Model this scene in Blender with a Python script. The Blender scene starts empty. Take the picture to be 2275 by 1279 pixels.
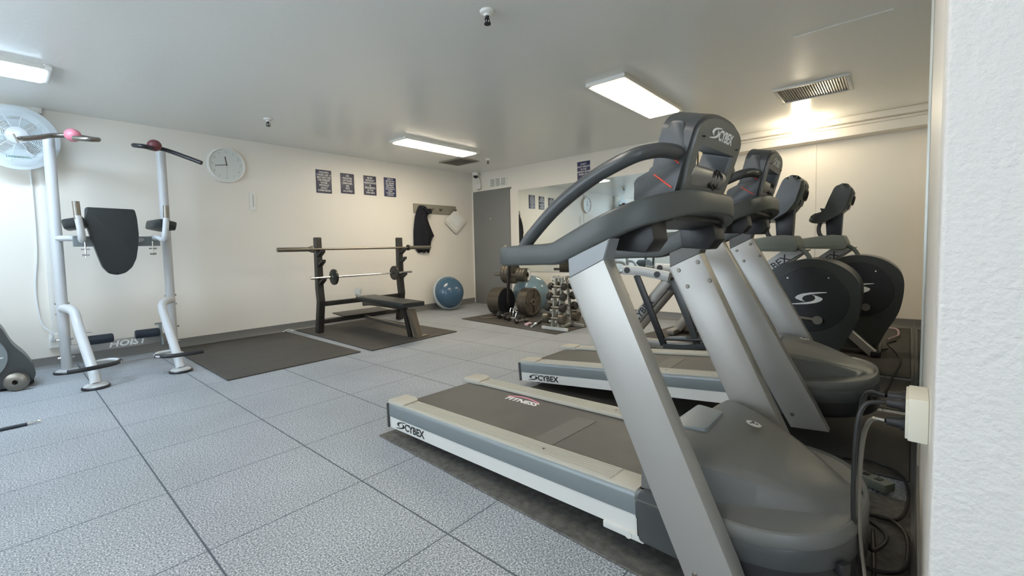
import bpy, bmesh, math, random
from mathutils import Vector, Matrix, Euler
random.seed(7)
SC = bpy.context.scene
COL = SC.collection
R = math.radians

# ------------------------------------------------------------------ camera, world, light levels
cam_d = bpy.data.cameras.new('camera'); cam = bpy.data.objects.new('camera', cam_d); COL.objects.link(cam)
SC.camera = cam
def view_matrix():
    yaw, pitch, roll = .8227, .0588, -.0257
    c, s = math.cos(yaw), math.sin(yaw); Rz = Matrix(((c, -s, 0), (s, c, 0), (0, 0, 1)))
    c, s = math.cos(pitch), math.sin(pitch); Rx = Matrix(((1, 0, 0), (0, c, -s), (0, s, c)))
    c, s = math.cos(roll), math.sin(roll); Rr = Matrix(((c, -s, 0), (s, c, 0), (0, 0, 1)))
    base = Matrix(((1, 0, 0), (0, 0, -1), (0, 1, 0)))
    return Rr @ Rx @ base @ Rz            # rows: image right, image down, forward
V = view_matrix()
m = Matrix.Identity(4)
for i in range(3):
    m[i][0] = V[0][i]; m[i][1] = -V[1][i]; m[i][2] = -V[2][i]
m[2][3] = 1.0
cam.matrix_world = m
cam_d.sensor_width = 36; cam_d.lens = 981.8 / 2275 * 36
cam_d.shift_x = 63.94 / 2275; cam_d.shift_y = -27.66 / 2275
cam_d.clip_start = .02; cam_d.clip_end = 60

w = bpy.data.worlds.new('world'); SC.world = w; w.use_nodes = True
bg = w.node_tree.nodes['Background']; bg.inputs[0].default_value = (.74, .87, 1, 1); bg.inputs[1].default_value = 6.5
SC.view_settings.view_transform = 'Standard'; SC.view_settings.look = 'None'
SC.view_settings.gamma = 1; SC.view_settings.use_curve_mapping = False
SC.view_settings.exposure = 0.42
CEIL = 2.39
L_FAR, L_MID, L_LEFT, L_BULB, L_FILL = 22.0, 21.0, 27.0, 11.0, 14.0
WARM = (1, .875, .68, 1); COOL = (.62, .80, 1, 1)

# ------------------------------------------------------------------ materials
def mat(name, col, rough=.5, metal=0, spec=.5, bump=None, coat=0, noise=None, emit=None):
    mt = bpy.data.materials.new(name); mt.use_nodes = True
    nt = mt.node_tree; b = nt.nodes['Principled BSDF']
    b.inputs['Base Color'].default_value = (*col, 1); b.inputs['Roughness'].default_value = rough
    b.inputs['Metallic'].default_value = metal; b.inputs['Specular IOR Level'].default_value = spec
    b.inputs['Coat Weight'].default_value = coat
    tc = nt.nodes.new('ShaderNodeTexCoord')
    if noise:                            # (scale, amount): subtle mottling of the colour itself
        n = nt.nodes.new('ShaderNodeTexNoise'); n.inputs['Scale'].default_value = noise[0]; n.inputs['Detail'].default_value = 5
        nt.links.new(tc.outputs['Object'], n.inputs['Vector'])
        r = nt.nodes.new('ShaderNodeValToRGB'); a = noise[1]
        r.color_ramp.elements[0].position = .3; r.color_ramp.elements[1].position = .7
        r.color_ramp.elements[0].color = (*[c * (1 - a) for c in col], 1)
        r.color_ramp.elements[1].color = (*[min(1, c * (1 + a)) for c in col], 1)
        nt.links.new(n.outputs['Fac'], r.inputs['Fac']); nt.links.new(r.outputs['Color'], b.inputs['Base Color'])
    if bump:                             # (scale, strength, distance)
        n2 = nt.nodes.new('ShaderNodeTexNoise'); n2.inputs['Scale'].default_value = bump[0]; n2.inputs['Detail'].default_value = 4
        nt.links.new(tc.outputs['Object'], n2.inputs['Vector'])
        bp = nt.nodes.new('ShaderNodeBump'); bp.inputs['Strength'].default_value = bump[1]; bp.inputs['Distance'].default_value = bump[2]
        nt.links.new(n2.outputs['Fac'], bp.inputs['Height']); nt.links.new(bp.outputs['Normal'], b.inputs['Normal'])
    if emit:
        b.inputs['Emission Color'].default_value = emit[0]; b.inputs['Emission Strength'].default_value = emit[1]
    return mt
M = {}
M['wall'] = mat('wall_paint', (.80, .755, .675), .45, bump=(60, .15, .003))
M['wall_white'] = mat('orange_peel_paint', (.70, .67, .635), .55, bump=(70, .8, .005))
M['ceiling'] = mat('semi_gloss_ceiling', (.84, .84, .80), .25, spec=.5, bump=(38, .22, .004))
M['base'] = mat('rubber_baseboard', (.17, .165, .155), .45)
M['door'] = mat('door_grey', (.19, .19, .185), .45)
M['trimw'] = mat('white_trim', (.80, .79, .74), .4)
M['mirror'] = mat('mirror_glass', (.74, .78, .765), .01, metal=1)
M['black'] = mat('black_plastic', (.018, .018, .02), .38)
M['blackmetal'] = mat('black_enamel', (.022, .02, .018), .35, noise=(25, .3))
M['charcoal'] = mat('charcoal_plastic', (.052, .055, .056), .34, bump=(400, .08, .001))
M['grey_pl'] = mat('grey_plastic', (.125, .125, .118), .40, bump=(350, .08, .001))
M['housing'] = mat('dark_green_grey_housing', (.028, .031, .028), .28)
M['disc'] = mat('black_disc', (.008, .009, .010), .33)
M['capgrey'] = mat('pale_grey_cap', (.24, .25, .26), .4, metal=.2)
M['arm'] = mat('grey_moulded_arm', (.062, .067, .064), .40, bump=(300, .1, .001))
M['silver'] = mat('silver_paint', (.36, .345, .32), .36, metal=.45)
M['bluegrey'] = mat('blue_grey_extrusion', (.20, .225, .235), .38, metal=.2)
M['rail'] = mat('ribbed_beige_rail', (.42, .40, .34), .5)
M['white_pl'] = mat('white_panel', (.60, .595, .565), .38)
M['belt'] = mat('running_belt', (.085, .08, .07), .55, bump=(500, .2, .001), noise=(6, .12))
M['chrome'] = mat('chrome', (.75, .75, .75), .15, metal=1)
M['red'] = mat('red_line', (.75, .10, .07), .4)
M['pink'] = mat('pink_grip', (.62, .20, .25), .35)
M['maroon'] = mat('maroon_grip', (.17, .045, .055), .35)
M['whitepaint'] = mat('white_powder_coat', (.52, .53, .535), .3)
M['vinyl'] = mat('black_vinyl', (.014, .018, .019), .42, bump=(220, .15, .001))
M['foam'] = mat('navy_foam', (.012, .018, .03), .45)
M['mattn'] = mat('worn_rubber_mat', (.10, .095, .085), .7, bump=(160, .3, .002), noise=(40, .35))
M['stripe'] = mat('worn_belt_patch', (.125, .12, .105), .6)
M['matt'] = mat('black_rubber_mat', (.058, .052, .045), .62, bump=(160, .25, .002), noise=(5, .12))
M['iron'] = mat('worn_iron', (.10, .085, .065), .40, metal=.5, bump=(60, .3, .002), noise=(18, .35))
M['steel'] = mat('dull_steel', (.22, .20, .17), .32, metal=.8)
M['rackgrey'] = mat('rack_grey', (.36, .37, .33), .45, metal=.3)
M['ball'] = mat('blue_ball', (.17, .26, .31), .22, spec=.6)
M['bosu'] = mat('blue_dome', (.055, .115, .185), .2, spec=.6)
M['bosurim'] = mat('grey_rim', (.42, .46, .47), .4)
M['navy'] = mat('navy_sign', (.028, .034, .10), .4)
M['slate'] = mat('slate_sign', (.05, .05, .085), .4)
M['letter'] = mat('white_letters', (.80, .80, .78), .5)
M['ink'] = mat('black_letters', (.02, .02, .022), .4)
M['greenink'] = mat('green_print', (.02, .14, .12), .5)
M['rackboard'] = mat('taupe_board', (.27, .25, .20), .5)
M['cloth'] = mat('black_cloth', (.006, .007, .011), .9, bump=(30, .5, .01))
M['paper'] = mat('paper', (.78, .76, .70), .7)
M['tan'] = mat('tan_worn_metal', (.20, .165, .12), .4, metal=.4)
M['cream'] = mat('cream_plastic', (.74, .71, .60), .4)
M['cord'] = mat('black_cord', (.012, .012, .012), .45)
M['whitecord'] = mat('white_cord', (.72, .74, .75), .45)
M['pinkcord'] = mat('pink_cord', (.55, .38, .42), .45)
M['vent'] = mat('vent_metal', (.30, .28, .24), .4, metal=.3)
M['greypad'] = mat('olive_grey_plastic', (.16, .175, .15), .42)
M['cage'] = mat('fan_cage_wire', (.62, .67, .69), .4)
M['blade'] = mat('fan_blade', (.50, .56, .58), .35)
M['clockface'] = mat('clock_face', (.66, .68, .64), .35)
M['hand'] = mat('clock_hand', (.09, .06, .055), .5)
M['glow_cool'] = mat('panel_cool', (.9, .9, .9), .5, emit=(COOL, L_LEFT))
M['glow_far'] = mat('panel_warm_far', (.9, .9, .9), .5, emit=(WARM, L_FAR))
M['glow_mid'] = mat('panel_warm', (.9, .9, .9), .5, emit=(WARM, L_MID))
M['glow_fill'] = mat('panel_fill', (.9, .9, .9), .5, emit=((1, .93, .82, 1), L_FILL))
M['bulb'] = mat('bulb_glow', (.9, .9, .9), .5, emit=((1, .86, .62, 1), L_BULB * 3))
def glass_mat():
    mt = bpy.data.materials.new('window_glass'); mt.use_nodes = True; nt = mt.node_tree; nt.nodes.clear()
    o = nt.nodes.new('ShaderNodeOutputMaterial'); a = nt.nodes.new('ShaderNodeBsdfTransparent'); g = nt.nodes.new('ShaderNodeBsdfGlossy'); g.inputs['Roughness'].default_value = .02
    x = nt.nodes.new('ShaderNodeMixShader'); x.inputs[0].default_value = .08
    nt.links.new(a.outputs[0], x.inputs[1]); nt.links.new(g.outputs[0], x.inputs[2]); nt.links.new(x.outputs[0], o.inputs[0]); return mt
M['glass'] = glass_mat()
M['dust'] = mat('dusty_strip', (.40, .38, .34), .7)

def floor_mat():
    mt = bpy.data.materials.new('speckled_rubber_tiles'); mt.use_nodes = True
    nt = mt.node_tree; N = nt.nodes; L = nt.links; b = N['Principled BSDF']
    b.inputs['Roughness'].default_value = .62; b.inputs['Specular IOR Level'].default_value = .35
    tc = N.new('ShaderNodeTexCoord')
    n = N.new('ShaderNodeTexNoise'); n.inputs['Scale'].default_value = 165; n.inputs['Detail'].default_value = 6; n.inputs['Roughness'].default_value = .75
    L.new(tc.outputs['Object'], n.inputs['Vector'])
    r = N.new('ShaderNodeValToRGB'); e = r.color_ramp.elements
    e[0].position = .41; e[0].color = (.10, .115, .135, 1)
    e[1].position = .61; e[1].color = (.66, .67, .68, 1)
    k = e.new(.50); k.color = (.275, .295, .315, 1)
    L.new(n.outputs['Fac'], r.inputs['Fac'])
    n2 = N.new('ShaderNodeTexNoise'); n2.inputs['Scale'].default_value = 1.6; n2.inputs['Detail'].default_value = 3
    L.new(tc.outputs['Object'], n2.inputs['Vector'])
    mr = N.new('ShaderNodeMapRange'); mr.inputs[1].default_value = .3; mr.inputs[2].default_value = .7; mr.inputs[3].default_value = .90; mr.inputs[4].default_value = 1.08
    L.new(n2.outputs['Fac'], mr.inputs[0])
    mul = N.new('ShaderNodeMix'); mul.data_type = 'RGBA'; mul.blend_type = 'MULTIPLY'; mul.inputs[0].default_value = 1
    L.new(r.outputs['Color'], mul.inputs[6])
    L.new(mr.outputs[0], mul.inputs[7])
    sep = N.new('ShaderNodeSeparateXYZ'); L.new(tc.outputs['Object'], sep.inputs[0])
    def grid(out, off, step, half):
        a = N.new('ShaderNodeMath'); a.operation = 'SUBTRACT'; a.inputs[1].default_value = off; L.new(out, a.inputs[0])
        d = N.new('ShaderNodeMath'); d.operation = 'DIVIDE'; d.inputs[1].default_value = step; L.new(a.outputs[0], d.inputs[0])
        f = N.new('ShaderNodeMath'); f.operation = 'FRACT'; L.new(d.outputs[0], f.inputs[0])
        s = N.new('ShaderNodeMath'); s.operation = 'SUBTRACT'; s.inputs[1].default_value = .5; L.new(f.outputs[0], s.inputs[0])
        ab = N.new('ShaderNodeMath'); ab.operation = 'ABSOLUTE'; L.new(s.outputs[0], ab.inputs[0])
        g = N.new('ShaderNodeMath'); g.operation = 'GREATER_THAN'; g.inputs[1].default_value = .5 - half / step; L.new(ab.outputs[0], g.inputs[0])
        return g
    gx = grid(sep.outputs[0], .41, .5935, .0035); gy = grid(sep.outputs[1], 1.69, .555, .0022)
    mx = N.new('ShaderNodeMath'); mx.operation = 'MAXIMUM'; L.new(gx.outputs[0], mx.inputs[0]); L.new(gy.outputs[0], mx.inputs[1])
    mix = N.new('ShaderNodeMix'); mix.data_type = 'RGBA'; L.new(mx.outputs[0], mix.inputs[0])
    L.new(mul.outputs[2], mix.inputs[6]); mix.inputs[7].default_value = (.07, .085, .10, 1)
    L.new(mix.outputs[2], b.inputs['Base Color'])
    bp = N.new('ShaderNodeBump'); bp.inputs['Strength'].default_value = .3; bp.inputs['Distance'].default_value = .002
    L.new(n.outputs['Fac'], bp.inputs['Height']); L.new(bp.outputs['Normal'], b.inputs['Normal'])
    return mt
M['floor'] = floor_mat()

# ------------------------------------------------------------------ geometry helpers
def box(bm, c, s, rot=None, bev=0):
    mt = Matrix.Translation(c) @ (rot.to_4x4() if rot else Matrix.Identity(4)) @ Matrix.Diagonal((*s, 1))
    g = bmesh.ops.create_cube(bm, size=1, matrix=mt)
    if bev:
        ed = list({e for v in g['verts'] for e in v.link_edges})
        bmesh.ops.bevel(bm, geom=ed, offset=bev, segments=2, affect='EDGES', profile=.6)
def frame_of(d):
    d = Vector(d).normalized(); up = Vector((0, 0, 1)) if abs(d.z) < .9 else Vector((1, 0, 0))
    a = d.cross(up).normalized(); return a, a.cross(d).normalized(), d
def cyl(bm, p0, p1, r0, r1=None, n=20, cap=True):
    p0, p1 = Vector(p0), Vector(p1); r1 = r0 if r1 is None else r1
    a, b, d = frame_of(p1 - p0)
    A = [bm.verts.new(p0 + (a * math.cos(t) + b * math.sin(t)) * r0) for t in [2 * math.pi * i / n for i in range(n)]]
    B = [bm.verts.new(p1 + (a * math.cos(t) + b * math.sin(t)) * r1) for t in [2 * math.pi * i / n for i in range(n)]]
    for i in range(n): bm.faces.new((A[i], A[(i + 1) % n], B[(i + 1) % n], B[i]))
    if cap: bm.faces.new(A[::-1]); bm.faces.new(B)
def smooth(pts, k=6):
    P = [Vector(p) for p in pts]
    if len(P) < 3: return P
    out = []
    for i in range(len(P) - 1):
        p0 = P[max(i - 1, 0)]; p1 = P[i]; p2 = P[i + 1]; p3 = P[min(i + 2, len(P) - 1)]
        for j in range(k):
            t = j / k
            out.append(.5 * ((2 * p1) + (p2 - p0) * t + (2 * p0 - 5 * p1 + 4 * p2 - p3) * t * t + (3 * p1 - p0 - 3 * p2 + p3) * t ** 3))
    out.append(P[-1]); return out
def tube(bm, pts, r, n=14, sm=6, closed=False, flat=None):
    """sweep a circle (or a flat=(w,h) rounded box) along a path"""
    P = smooth(pts, sm) if sm else [Vector(p) for p in pts]
    if closed: P = P[:-1] if (P[0] - P[-1]).length < 1e-5 else P
    rings = []; prev = None; N = len(P)
    for i, p in enumerate(P):
        if closed: d = (P[(i + 1) % N] - P[i - 1]).normalized()
        else: d = (P[min(i + 1, N - 1)] - P[max(i - 1, 0)]).normalized()
        if prev is None: a, b, _ = frame_of(d)
        else:
            a = (prev - d * prev.dot(d)).normalized(); b = d.cross(a) * -1
            b = a.cross(d).normalized()
        prev = a
        rr = r(i / max(N - 1, 1)) if callable(r) else r
        ring = []
        for j in range(n):
            t = 2 * math.pi * j / n; ct, st = math.cos(t), math.sin(t)
            if flat:
                e = .45; x = math.copysign(abs(ct) ** e, ct) * flat[0] / 2; y = math.copysign(abs(st) ** e, st) * flat[1] / 2
            else: x, y = ct * rr, st * rr
            ring.append(bm.verts.new(p + a * x + b * y))
        rings.append(ring)
    K = N if closed else N - 1
    for i in range(K):
        A, B = rings[i], rings[(i + 1) % N]
        for j in range(n): bm.faces.new((A[j], A[(j + 1) % n], B[(j + 1) % n], B[j]))
    if not closed: bm.faces.new(rings[0][::-1]); bm.faces.new(rings[-1])
def lathe(bm, prof, c, axis=(0, 0, 1), n=36):
    """prof: list of (radius, height) along axis"""
    c = Vector(c); a, b, d = frame_of(axis); rings = []
    for rr, h in prof:
        if rr < 1e-6: rings.append([bm.verts.new(c + d * h)])
        else: rings.append([bm.verts.new(c + d * h + (a * math.cos(2 * math.pi * i / n) + b * math.sin(2 * math.pi * i / n)) * rr) for i in range(n)])
    for A, B in zip(rings, rings[1:]):
        for i in range(n):
            j = (i + 1) % n
            if len(A) == 1 and len(B) > 1: bm.faces.new((A[0], B[j], B[i]))
            elif len(B) == 1 and len(A) > 1: bm.faces.new((A[i], A[j], B[0]))
            elif len(A) > 1: bm.faces.new((A[i], A[j], B[j], B[i]))
def prism(bm, poly, ax, lo, hi, bev=0, seg=2):
    """extrude a 2D polygon along axis ax (0,1,2) from lo to hi; poly coords are the other two axes in order"""
    def P(u, v, t):
        return {0: (t, u, v), 1: (u, t, v), 2: (u, v, t)}[ax]
    A = [bm.verts.new(P(u, v, lo)) for u, v in poly]; B = [bm.verts.new(P(u, v, hi)) for u, v in poly]
    n = len(poly); fs = [bm.faces.new(A[::-1]), bm.faces.new(B)]
    for i in range(n): fs.append(bm.faces.new((A[i], A[(i + 1) % n], B[(i + 1) % n], B[i])))
    if bev:
        ed = list({e for f in fs[:2] for e in f.edges})
        bmesh.ops.bevel(bm, geom=ed, offset=bev, segments=seg, affect='EDGES', profile=.6)
def rpoly(pts, r, k=4):
    """round the corners of a 2D polygon"""
    out = []; n = len(pts)
    for i in range(n):
        p0, p1, p2 = Vector(pts[i - 1]), Vector(pts[i]), Vector(pts[(i + 1) % n])
        d0 = (p0 - p1); d1 = (p2 - p1); rr = min(r, d0.length * .45, d1.length * .45)
        a = p1 + d0.normalized() * rr; b = p1 + d1.normalized() * rr
        for j in range(k + 1):
            t = j / k; q = a * (1 - t) ** 2 + p1 * 2 * t * (1 - t) + b * t * t; out.append((q.x, q.y))
    return out
def obj(name, bm, mt, parent=None, loc=None, ang=35):
    bmesh.ops.recalc_face_normals(bm, faces=bm.faces)
    me = bpy.data.meshes.new(name); bm.to_mesh(me); bm.free()
    for p in me.polygons: p.use_smooth = True
    me.set_sharp_from_angle(angle=R(ang))
    me.materials.append(M[mt] if isinstance(mt, str) else mt)
    o = bpy.data.objects.new(name, me); COL.objects.link(o)
    if parent: o.parent = parent
    if loc: o.location = loc
    return o
def part(name, mt, parent, fn, ang=35):
    bm = bmesh.new(); fn(bm); return obj(name, bm, mt, parent, ang=ang)
def tag(o, label, cat, group=None, kind=None):
    o['label'] = label; o['category'] = cat
    if group: o['group'] = group
    if kind: o['kind'] = kind
    return o
def thing(name, label, cat, loc=(0, 0, 0), rz=0, group=None):
    o = bpy.data.objects.new(name, None); COL.objects.link(o); o.location = loc; o.rotation_euler = (0, 0, rz)
    o.empty_display_size = .1
    return tag(o, label, cat, group)
def struct(name, mt, fn, parent=None):
    bm = bmesh.new(); fn(bm); o = obj(name, bm, mt, parent)
    if not parent: o['kind'] = 'structure'
    return o
def copy_tree(o, parent=None):
    c = o.copy(); COL.objects.link(c); c.parent = parent
    for ch in [x for x in SC.objects if x.parent == o]: copy_tree(ch, c)
    return c
def text(name, lines, size, mt, parent, mtx, bold=.0, depth=.0006, spacing=1.0, align='CENTER', sx=1.0, shear=0):
    cu = bpy.data.curves.new(name, 'FONT'); cu.body = lines; cu.size = size; cu.align_x = align; cu.align_y = 'CENTER'
    cu.extrude = depth; cu.offset = bold * size; cu.space_line = spacing; cu.shear = shear; cu.resolution_u = 2
    tmp = bpy.data.objects.new(name + '_tmp', cu); COL.objects.link(tmp)
    bpy.context.view_layer.update()
    me = bpy.data.meshes.new_from_object(tmp.evaluated_get(bpy.context.evaluated_depsgraph_get()))
    bpy.data.objects.remove(tmp); bpy.data.curves.remove(cu)
    me.transform(Matrix.Diagonal((sx, 1, 1, 1))); me.transform(mtx)
    me.materials.clear(); me.materials.append(M[mt])
    o = bpy.data.objects.new(name, me); COL.objects.link(o); o.parent = parent
    return o
def basis(o, x, y):
    """matrix taking text-plane axes x,y to the given world directions at origin o"""
    x = Vector(x).normalized(); y = Vector(y); y = (y - x * y.dot(x)).normalized(); z = x.cross(y)
    mt = Matrix.Identity(4)
    for i in range(3): mt[i][0] = x[i]; mt[i][1] = y[i]; mt[i][2] = z[i]; mt[i][3] = o[i]
    return mt
def swirl(bm, mtx, s, t=.0008):
    """two-comma swirl emblem, about 1 wide at s=1, on the plane of mtx"""
    pts = [(.55, .26), (.545, .232), (.31, .20), (.075, .155), (-.075, .115), (-.165, .065), (-.205, .0), (-.19, -.07), (-.10, -.14), (-.24, -.105), (-.37, -.052),
           (-.425, -.015), (-.43, .02), (-.36, .10), (-.27, .145), (-.165, .18), (.045, .225), (.36, .256)]
    for sg in (1, -1):
        lo = [bm.verts.new(mtx @ Vector((sg * x * s, sg * y * s, 0))) for x, y in pts]
        hi = [bm.verts.new(mtx @ Vector((sg * x * s, sg * y * s, t))) for x, y in pts]
        n = len(pts)
        for L in (lo, hi): bmesh.ops.triangle_fill(bm, use_beauty=True, edges=[bm.edges.new((L[i], L[(i + 1) % n])) for i in range(n)])
        for i in range(n): bm.faces.new((lo[i], lo[(i + 1) % n], hi[(i + 1) % n], hi[i]))

# ------------------------------------------------------------------ room shell
XL, XF, XA, YW, YB = -2.6, 6.0, 6.85, 5.78, -2.4
def rwy(x): return -.036 - .024 * x               # the right wall runs very slightly out of square
struct('floor', 'floor', lambda b: box(b, ((XL + XA) / 2, (YW + YB) / 2, -.05), (XA - XL + .4, YW - YB + .4, .1)))
struct('ceiling', 'ceiling', lambda b: box(b, ((XL + XA) / 2, (YW + YB) / 2, CEIL + .05), (XA - XL + .4, YW - YB + .4, .1)))
struct('wall_left', 'wall', lambda b: box(b, ((XL + XA) / 2, YW + .05, CEIL / 2), (XA - XL + .4, .1, CEIL)))
struct('wall_far', 'wall', lambda b: (box(b, (XF + .05, (1.85 + YW) / 2, CEIL / 2), (.1, YW - 1.85, CEIL)),))
struct('wall_return', 'wall', lambda b: box(b, ((XF + XA + .1) / 2, 1.9, CEIL / 2), (XA - XF - .1 + .1, .1, CEIL)))
struct('wall_alcove', 'wall', lambda b: box(b, (XA + .05, .75, CEIL / 2), (.1, 2.2, CEIL)))
struct('wall_right', 'wall', lambda b: prism(b, [(1.32, rwy(1.32)), (XA + .05, rwy(XA)), (XA + .05, rwy(XA) - .1), (1.32, rwy(1.32) - .1)], 2, 0, CEIL))
struct('wall_near', 'wall_white', lambda b: prism(b, rpoly([(1.2, rwy(1.2)), (1.32, rwy(1.32)), (1.32, -1.9), (1.2, -1.9)], .008), 2, 0, CEIL))
struct('wall_window', 'wall', lambda b: [box(b, (XL - .05, y, z), (.1, dy, dz)) for y, z, dy, dz in
       ((YW - .55, CEIL / 2, 1.1, CEIL), (-.6, CEIL / 2, 3.6, CEIL), (2.94, .4, 3.48, .8), (2.94, 2.3, 3.48, .2))])
struct('wall_behind', 'wall', lambda b: [box(b, (x, YB - .05, z), (dx, .1, dz)) for x, z, dx, dz in
       ((XL + .2, CEIL / 2, .4, CEIL), (.1, CEIL / 2, 2.4, CEIL), (-1.65, .12, 1.1, .24), (-1.65, 2.3, 1.1, .18))])
wf2 = struct('added_fill_window', 'trimw', lambda b: [box(b, (x, YB - .03, z), (dx, .06, dz)) for x, z, dx, dz in
       ((-2.18, 1.22, .05, 1.98), (-1.12, 1.22, .05, 1.98), (-1.65, .26, 1.1, .05), (-1.65, 2.19, 1.1, .05))])  # unseen opening added to let daylight onto the near wall and treadmills
part('pane', 'glass', wf2, lambda b: box(b, (-1.65, YB - .04, 1.22), (1.05, .006, 1.9)))
wf = struct('window_1', 'trimw', lambda b: [box(b, (XL - .03, y, z), (.06, dy, dz)) for y, z, dy, dz in
       ((1.22, 1.5, .05, 1.4), (4.66, 1.5, .05, 1.4), (2.94, 1.5, .05, 1.4), (2.94, .82, 3.48, .05), (2.94, 2.18, 3.48, .05))])
part('pane', 'glass', wf, lambda b: box(b, (XL - .04, 2.94, 1.5), (.006, 3.4, 1.34)))
def baseb(name, p0, p1, nrm):
    p0, p1, nrm = Vector(p0), Vector(p1), Vector(nrm)
    def f(b):
        prof = [(0, 0), (.028, 0), (.016, .012), (.008, .025), (.008, .095), (0, .10)]
        A = [b.verts.new((*(p0 + nrm * u), v)) for u, v in prof]; B = [b.verts.new((*(p1 + nrm * u), v)) for u, v in prof]
        for i in range(len(prof)): b.faces.new((A[i], A[(i + 1) % 6], B[(i + 1) % 6], B[i]))
        b.faces.new(A); b.faces.new(B[::-1])
    return struct(name, 'base', f)
baseb('baseboard_left', (XL, YW), (XF, YW), (0, -1))
baseb('baseboard_far', (XF, 1.85), (XF, 4.86), (-1, 0))
baseb('baseboard_alcove', (XA, rwy(XA)), (XA, 1.85), (-1, 0))
baseb('baseboard_right', (1.5, rwy(1.5)), (XA, rwy(XA)), (.024, 1))
# soffit with a stepped face over the alcove
struct('trim_2', 'wall', lambda b: [box(b, (XA - .11, .75, CEIL - .10), (.22, 2.2, .20), bev=.006), box(b, (XA - .27, .75, CEIL - .035), (.10, 2.2, .07), bev=.012),
                                    box(b, (XA - .235, .75, CEIL - .085), (.03, 2.2, .03), bev=.008)])
struct('trim_3', 'wall', lambda b: box(b, (XA - .004, .73, 1.1), (.012, .03, 2.18)))          # batten on the alcove wall
struct('trim_4', 'trimw', lambda b: box(b, (XF - .012, YW - .012, 1.04), (.024, .022, 2.08)))  # white door casing in the corner
# door
d1 = struct('door_1', 'door', lambda b: (box(b, (XF - .008, 5.32, 1.02), (.03, .87, 2.04), bev=.004), box(b, (XF - .004, 5.32, 2.05), (.02, .93, .03), bev=.003)))
part('peephole', 'chrome', d1, lambda b: cyl(b, (XF - .03, 5.33, 1.55), (XF - .02, 5.33, 1.55), .012))
part('door_knob', 'chrome', d1, lambda b: lathe(b, [(0, .0), (.014, .0), (.014, .03), (.026, .04), (.022, .06), (0, .064)], (XF - .022, 4.96, 1.05), (-1, 0, 0), 16))
# ------------------------------------------------------------------ mirrors
def mirror_panel(y0, y1, label):
    o = part('wall_mirror', 'mirror', None, lambda b: box(b, (XF - .006, (y0 + y1) / 2, 1.30), (.008, abs(y1 - y0) - .004, 1.38)))
    return tag(o, label, 'mirror', None)
mirror_panel(4.70, 3.45, 'left mirror panel on the far wall, next to the grey door')
mirror_panel(3.45, 1.90, 'right mirror panel on the far wall, behind the treadmill console')
def rm(b):
    prism(b, [(2.3, rwy(2.3) + .001), (6.7, rwy(6.7) + .001), (6.7, rwy(6.7) + .008), (2.3, rwy(2.3) + .008)], 2, .14, 2.36)
tag(part('wall_mirror', 'mirror', None, rm), 'tall narrow-looking mirror sheet on the right-hand wall, seen nearly edge-on', 'mirror')

# ------------------------------------------------------------------ ceiling things
def panel(loc, rz, L, W, mtg, label, group='ceiling light panels'):
    t = thing('ceiling_light', label, 'light', loc, rz, group)
    def fr(b):
        for sx in (-1, 1): box(b, (sx * (L / 2 - .02), 0, -.018), (.04, W, .034), bev=.006)
        for sy in (-1, 1): box(b, (0, sy * (W / 2 - .012), -.018), (L - .08, .024, .034), bev=.004)
    part('frame', 'trimw', t, fr)
    part('diffuser', mtg, t, lambda b: box(b, (0, 0, -.024), (L - .084, W - .05, .044), bev=.010))
    return t
panel((4.12, 1.78, CEIL), 0, 1.34, .35, 'glow_mid', 'wide bright ceiling light panel nearest above the treadmills')
panel((3.99, 4.48, CEIL), 0, 1.30, .33, 'glow_far', 'ceiling light panel over the weight bench wall, near the corner')
panel((-.36, 4.62, CEIL), 0, 1.34, .36, 'glow_cool', 'cool white ceiling light panel cut off by the left edge, above the fan')
panel((.45, 1.2, CEIL), 0, 1.34, .36, 'glow_fill', 'added fill light panel on the ceiling over the near floor, out of frame')  # unseen panel added as fill light for the foreground
def sprinkler(x, y, label):
    t = thing('sprinkler_head', label, 'sprinkler', (x, y, CEIL), 0, 'ceiling sprinkler heads')
    part('escutcheon', 'trimw', t, lambda b: lathe(b, [(0, 0), (.045, 0), (.04, -.012), (.022, -.02), (.018, -.03), (0, -.03)], (0, 0, 0), n=20))
    def f(b):
        cyl(b, (0, 0, -.025), (0, 0, -.045), .012, .010, 12)
        tube(b, [(-.012, 0, -.04), (-.02, 0, -.055), (-.008, 0, -.072)], .003, 6, 3); tube(b, [(.012, 0, -.04), (.02, 0, -.055), (.008, 0, -.072)], .003, 6, 3)
        cyl(b, (0, 0, -.07), (0, 0, -.076), .02, .02, 14); cyl(b, (0, 0, -.04), (0, 0, -.07), .004, .004, 8)
    part('deflector', 'black', t, f)
sprinkler(1.91, 4.72, 'small dark sprinkler head on the ceiling above the clock')
sprinkler(2.0, 1.77, 'sprinkler head at the top edge of the photo, nearest one')
sprinkler(5.13, 4.6, 'small sprinkler head beside the far light panel near the corner')
sprinkler(5.0, 1.66, 'sprinkler head partly hidden by the near treadmill console')
def vent(name, x, y, lx, ly, label, slats, mt):
    t = thing(name, label, 'vent', (x, y, CEIL))
    def fr(b):
        for s in (-1, 1): box(b, (s * (lx / 2 - .015), 0, -.008), (.03, ly, .016), bev=.003); box(b, (0, s * (ly / 2 - .015), -.008), (lx - .06, .03, .016), bev=.003)
    part('frame', mt, t, fr)
    part('grille', 'vent', t, lambda b: [box(b, (0, -ly / 2 + .03 + (i + .5) * (ly - .06) / slats, -.006), (lx - .06, (ly - .06) / slats * .75, .004), Euler((R(25), 0, 0)).to_matrix()) for i in range(slats)])
vent('ceiling_vent', 5.13, .57, .52, .55, 'square metal ceiling grille above the treadmills', 26, 'trimw')
vent('ceiling_vent', 4.93, 5.03, .42, .48, 'flat taupe ceiling grille by the far corner', 14, 'vent')
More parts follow.
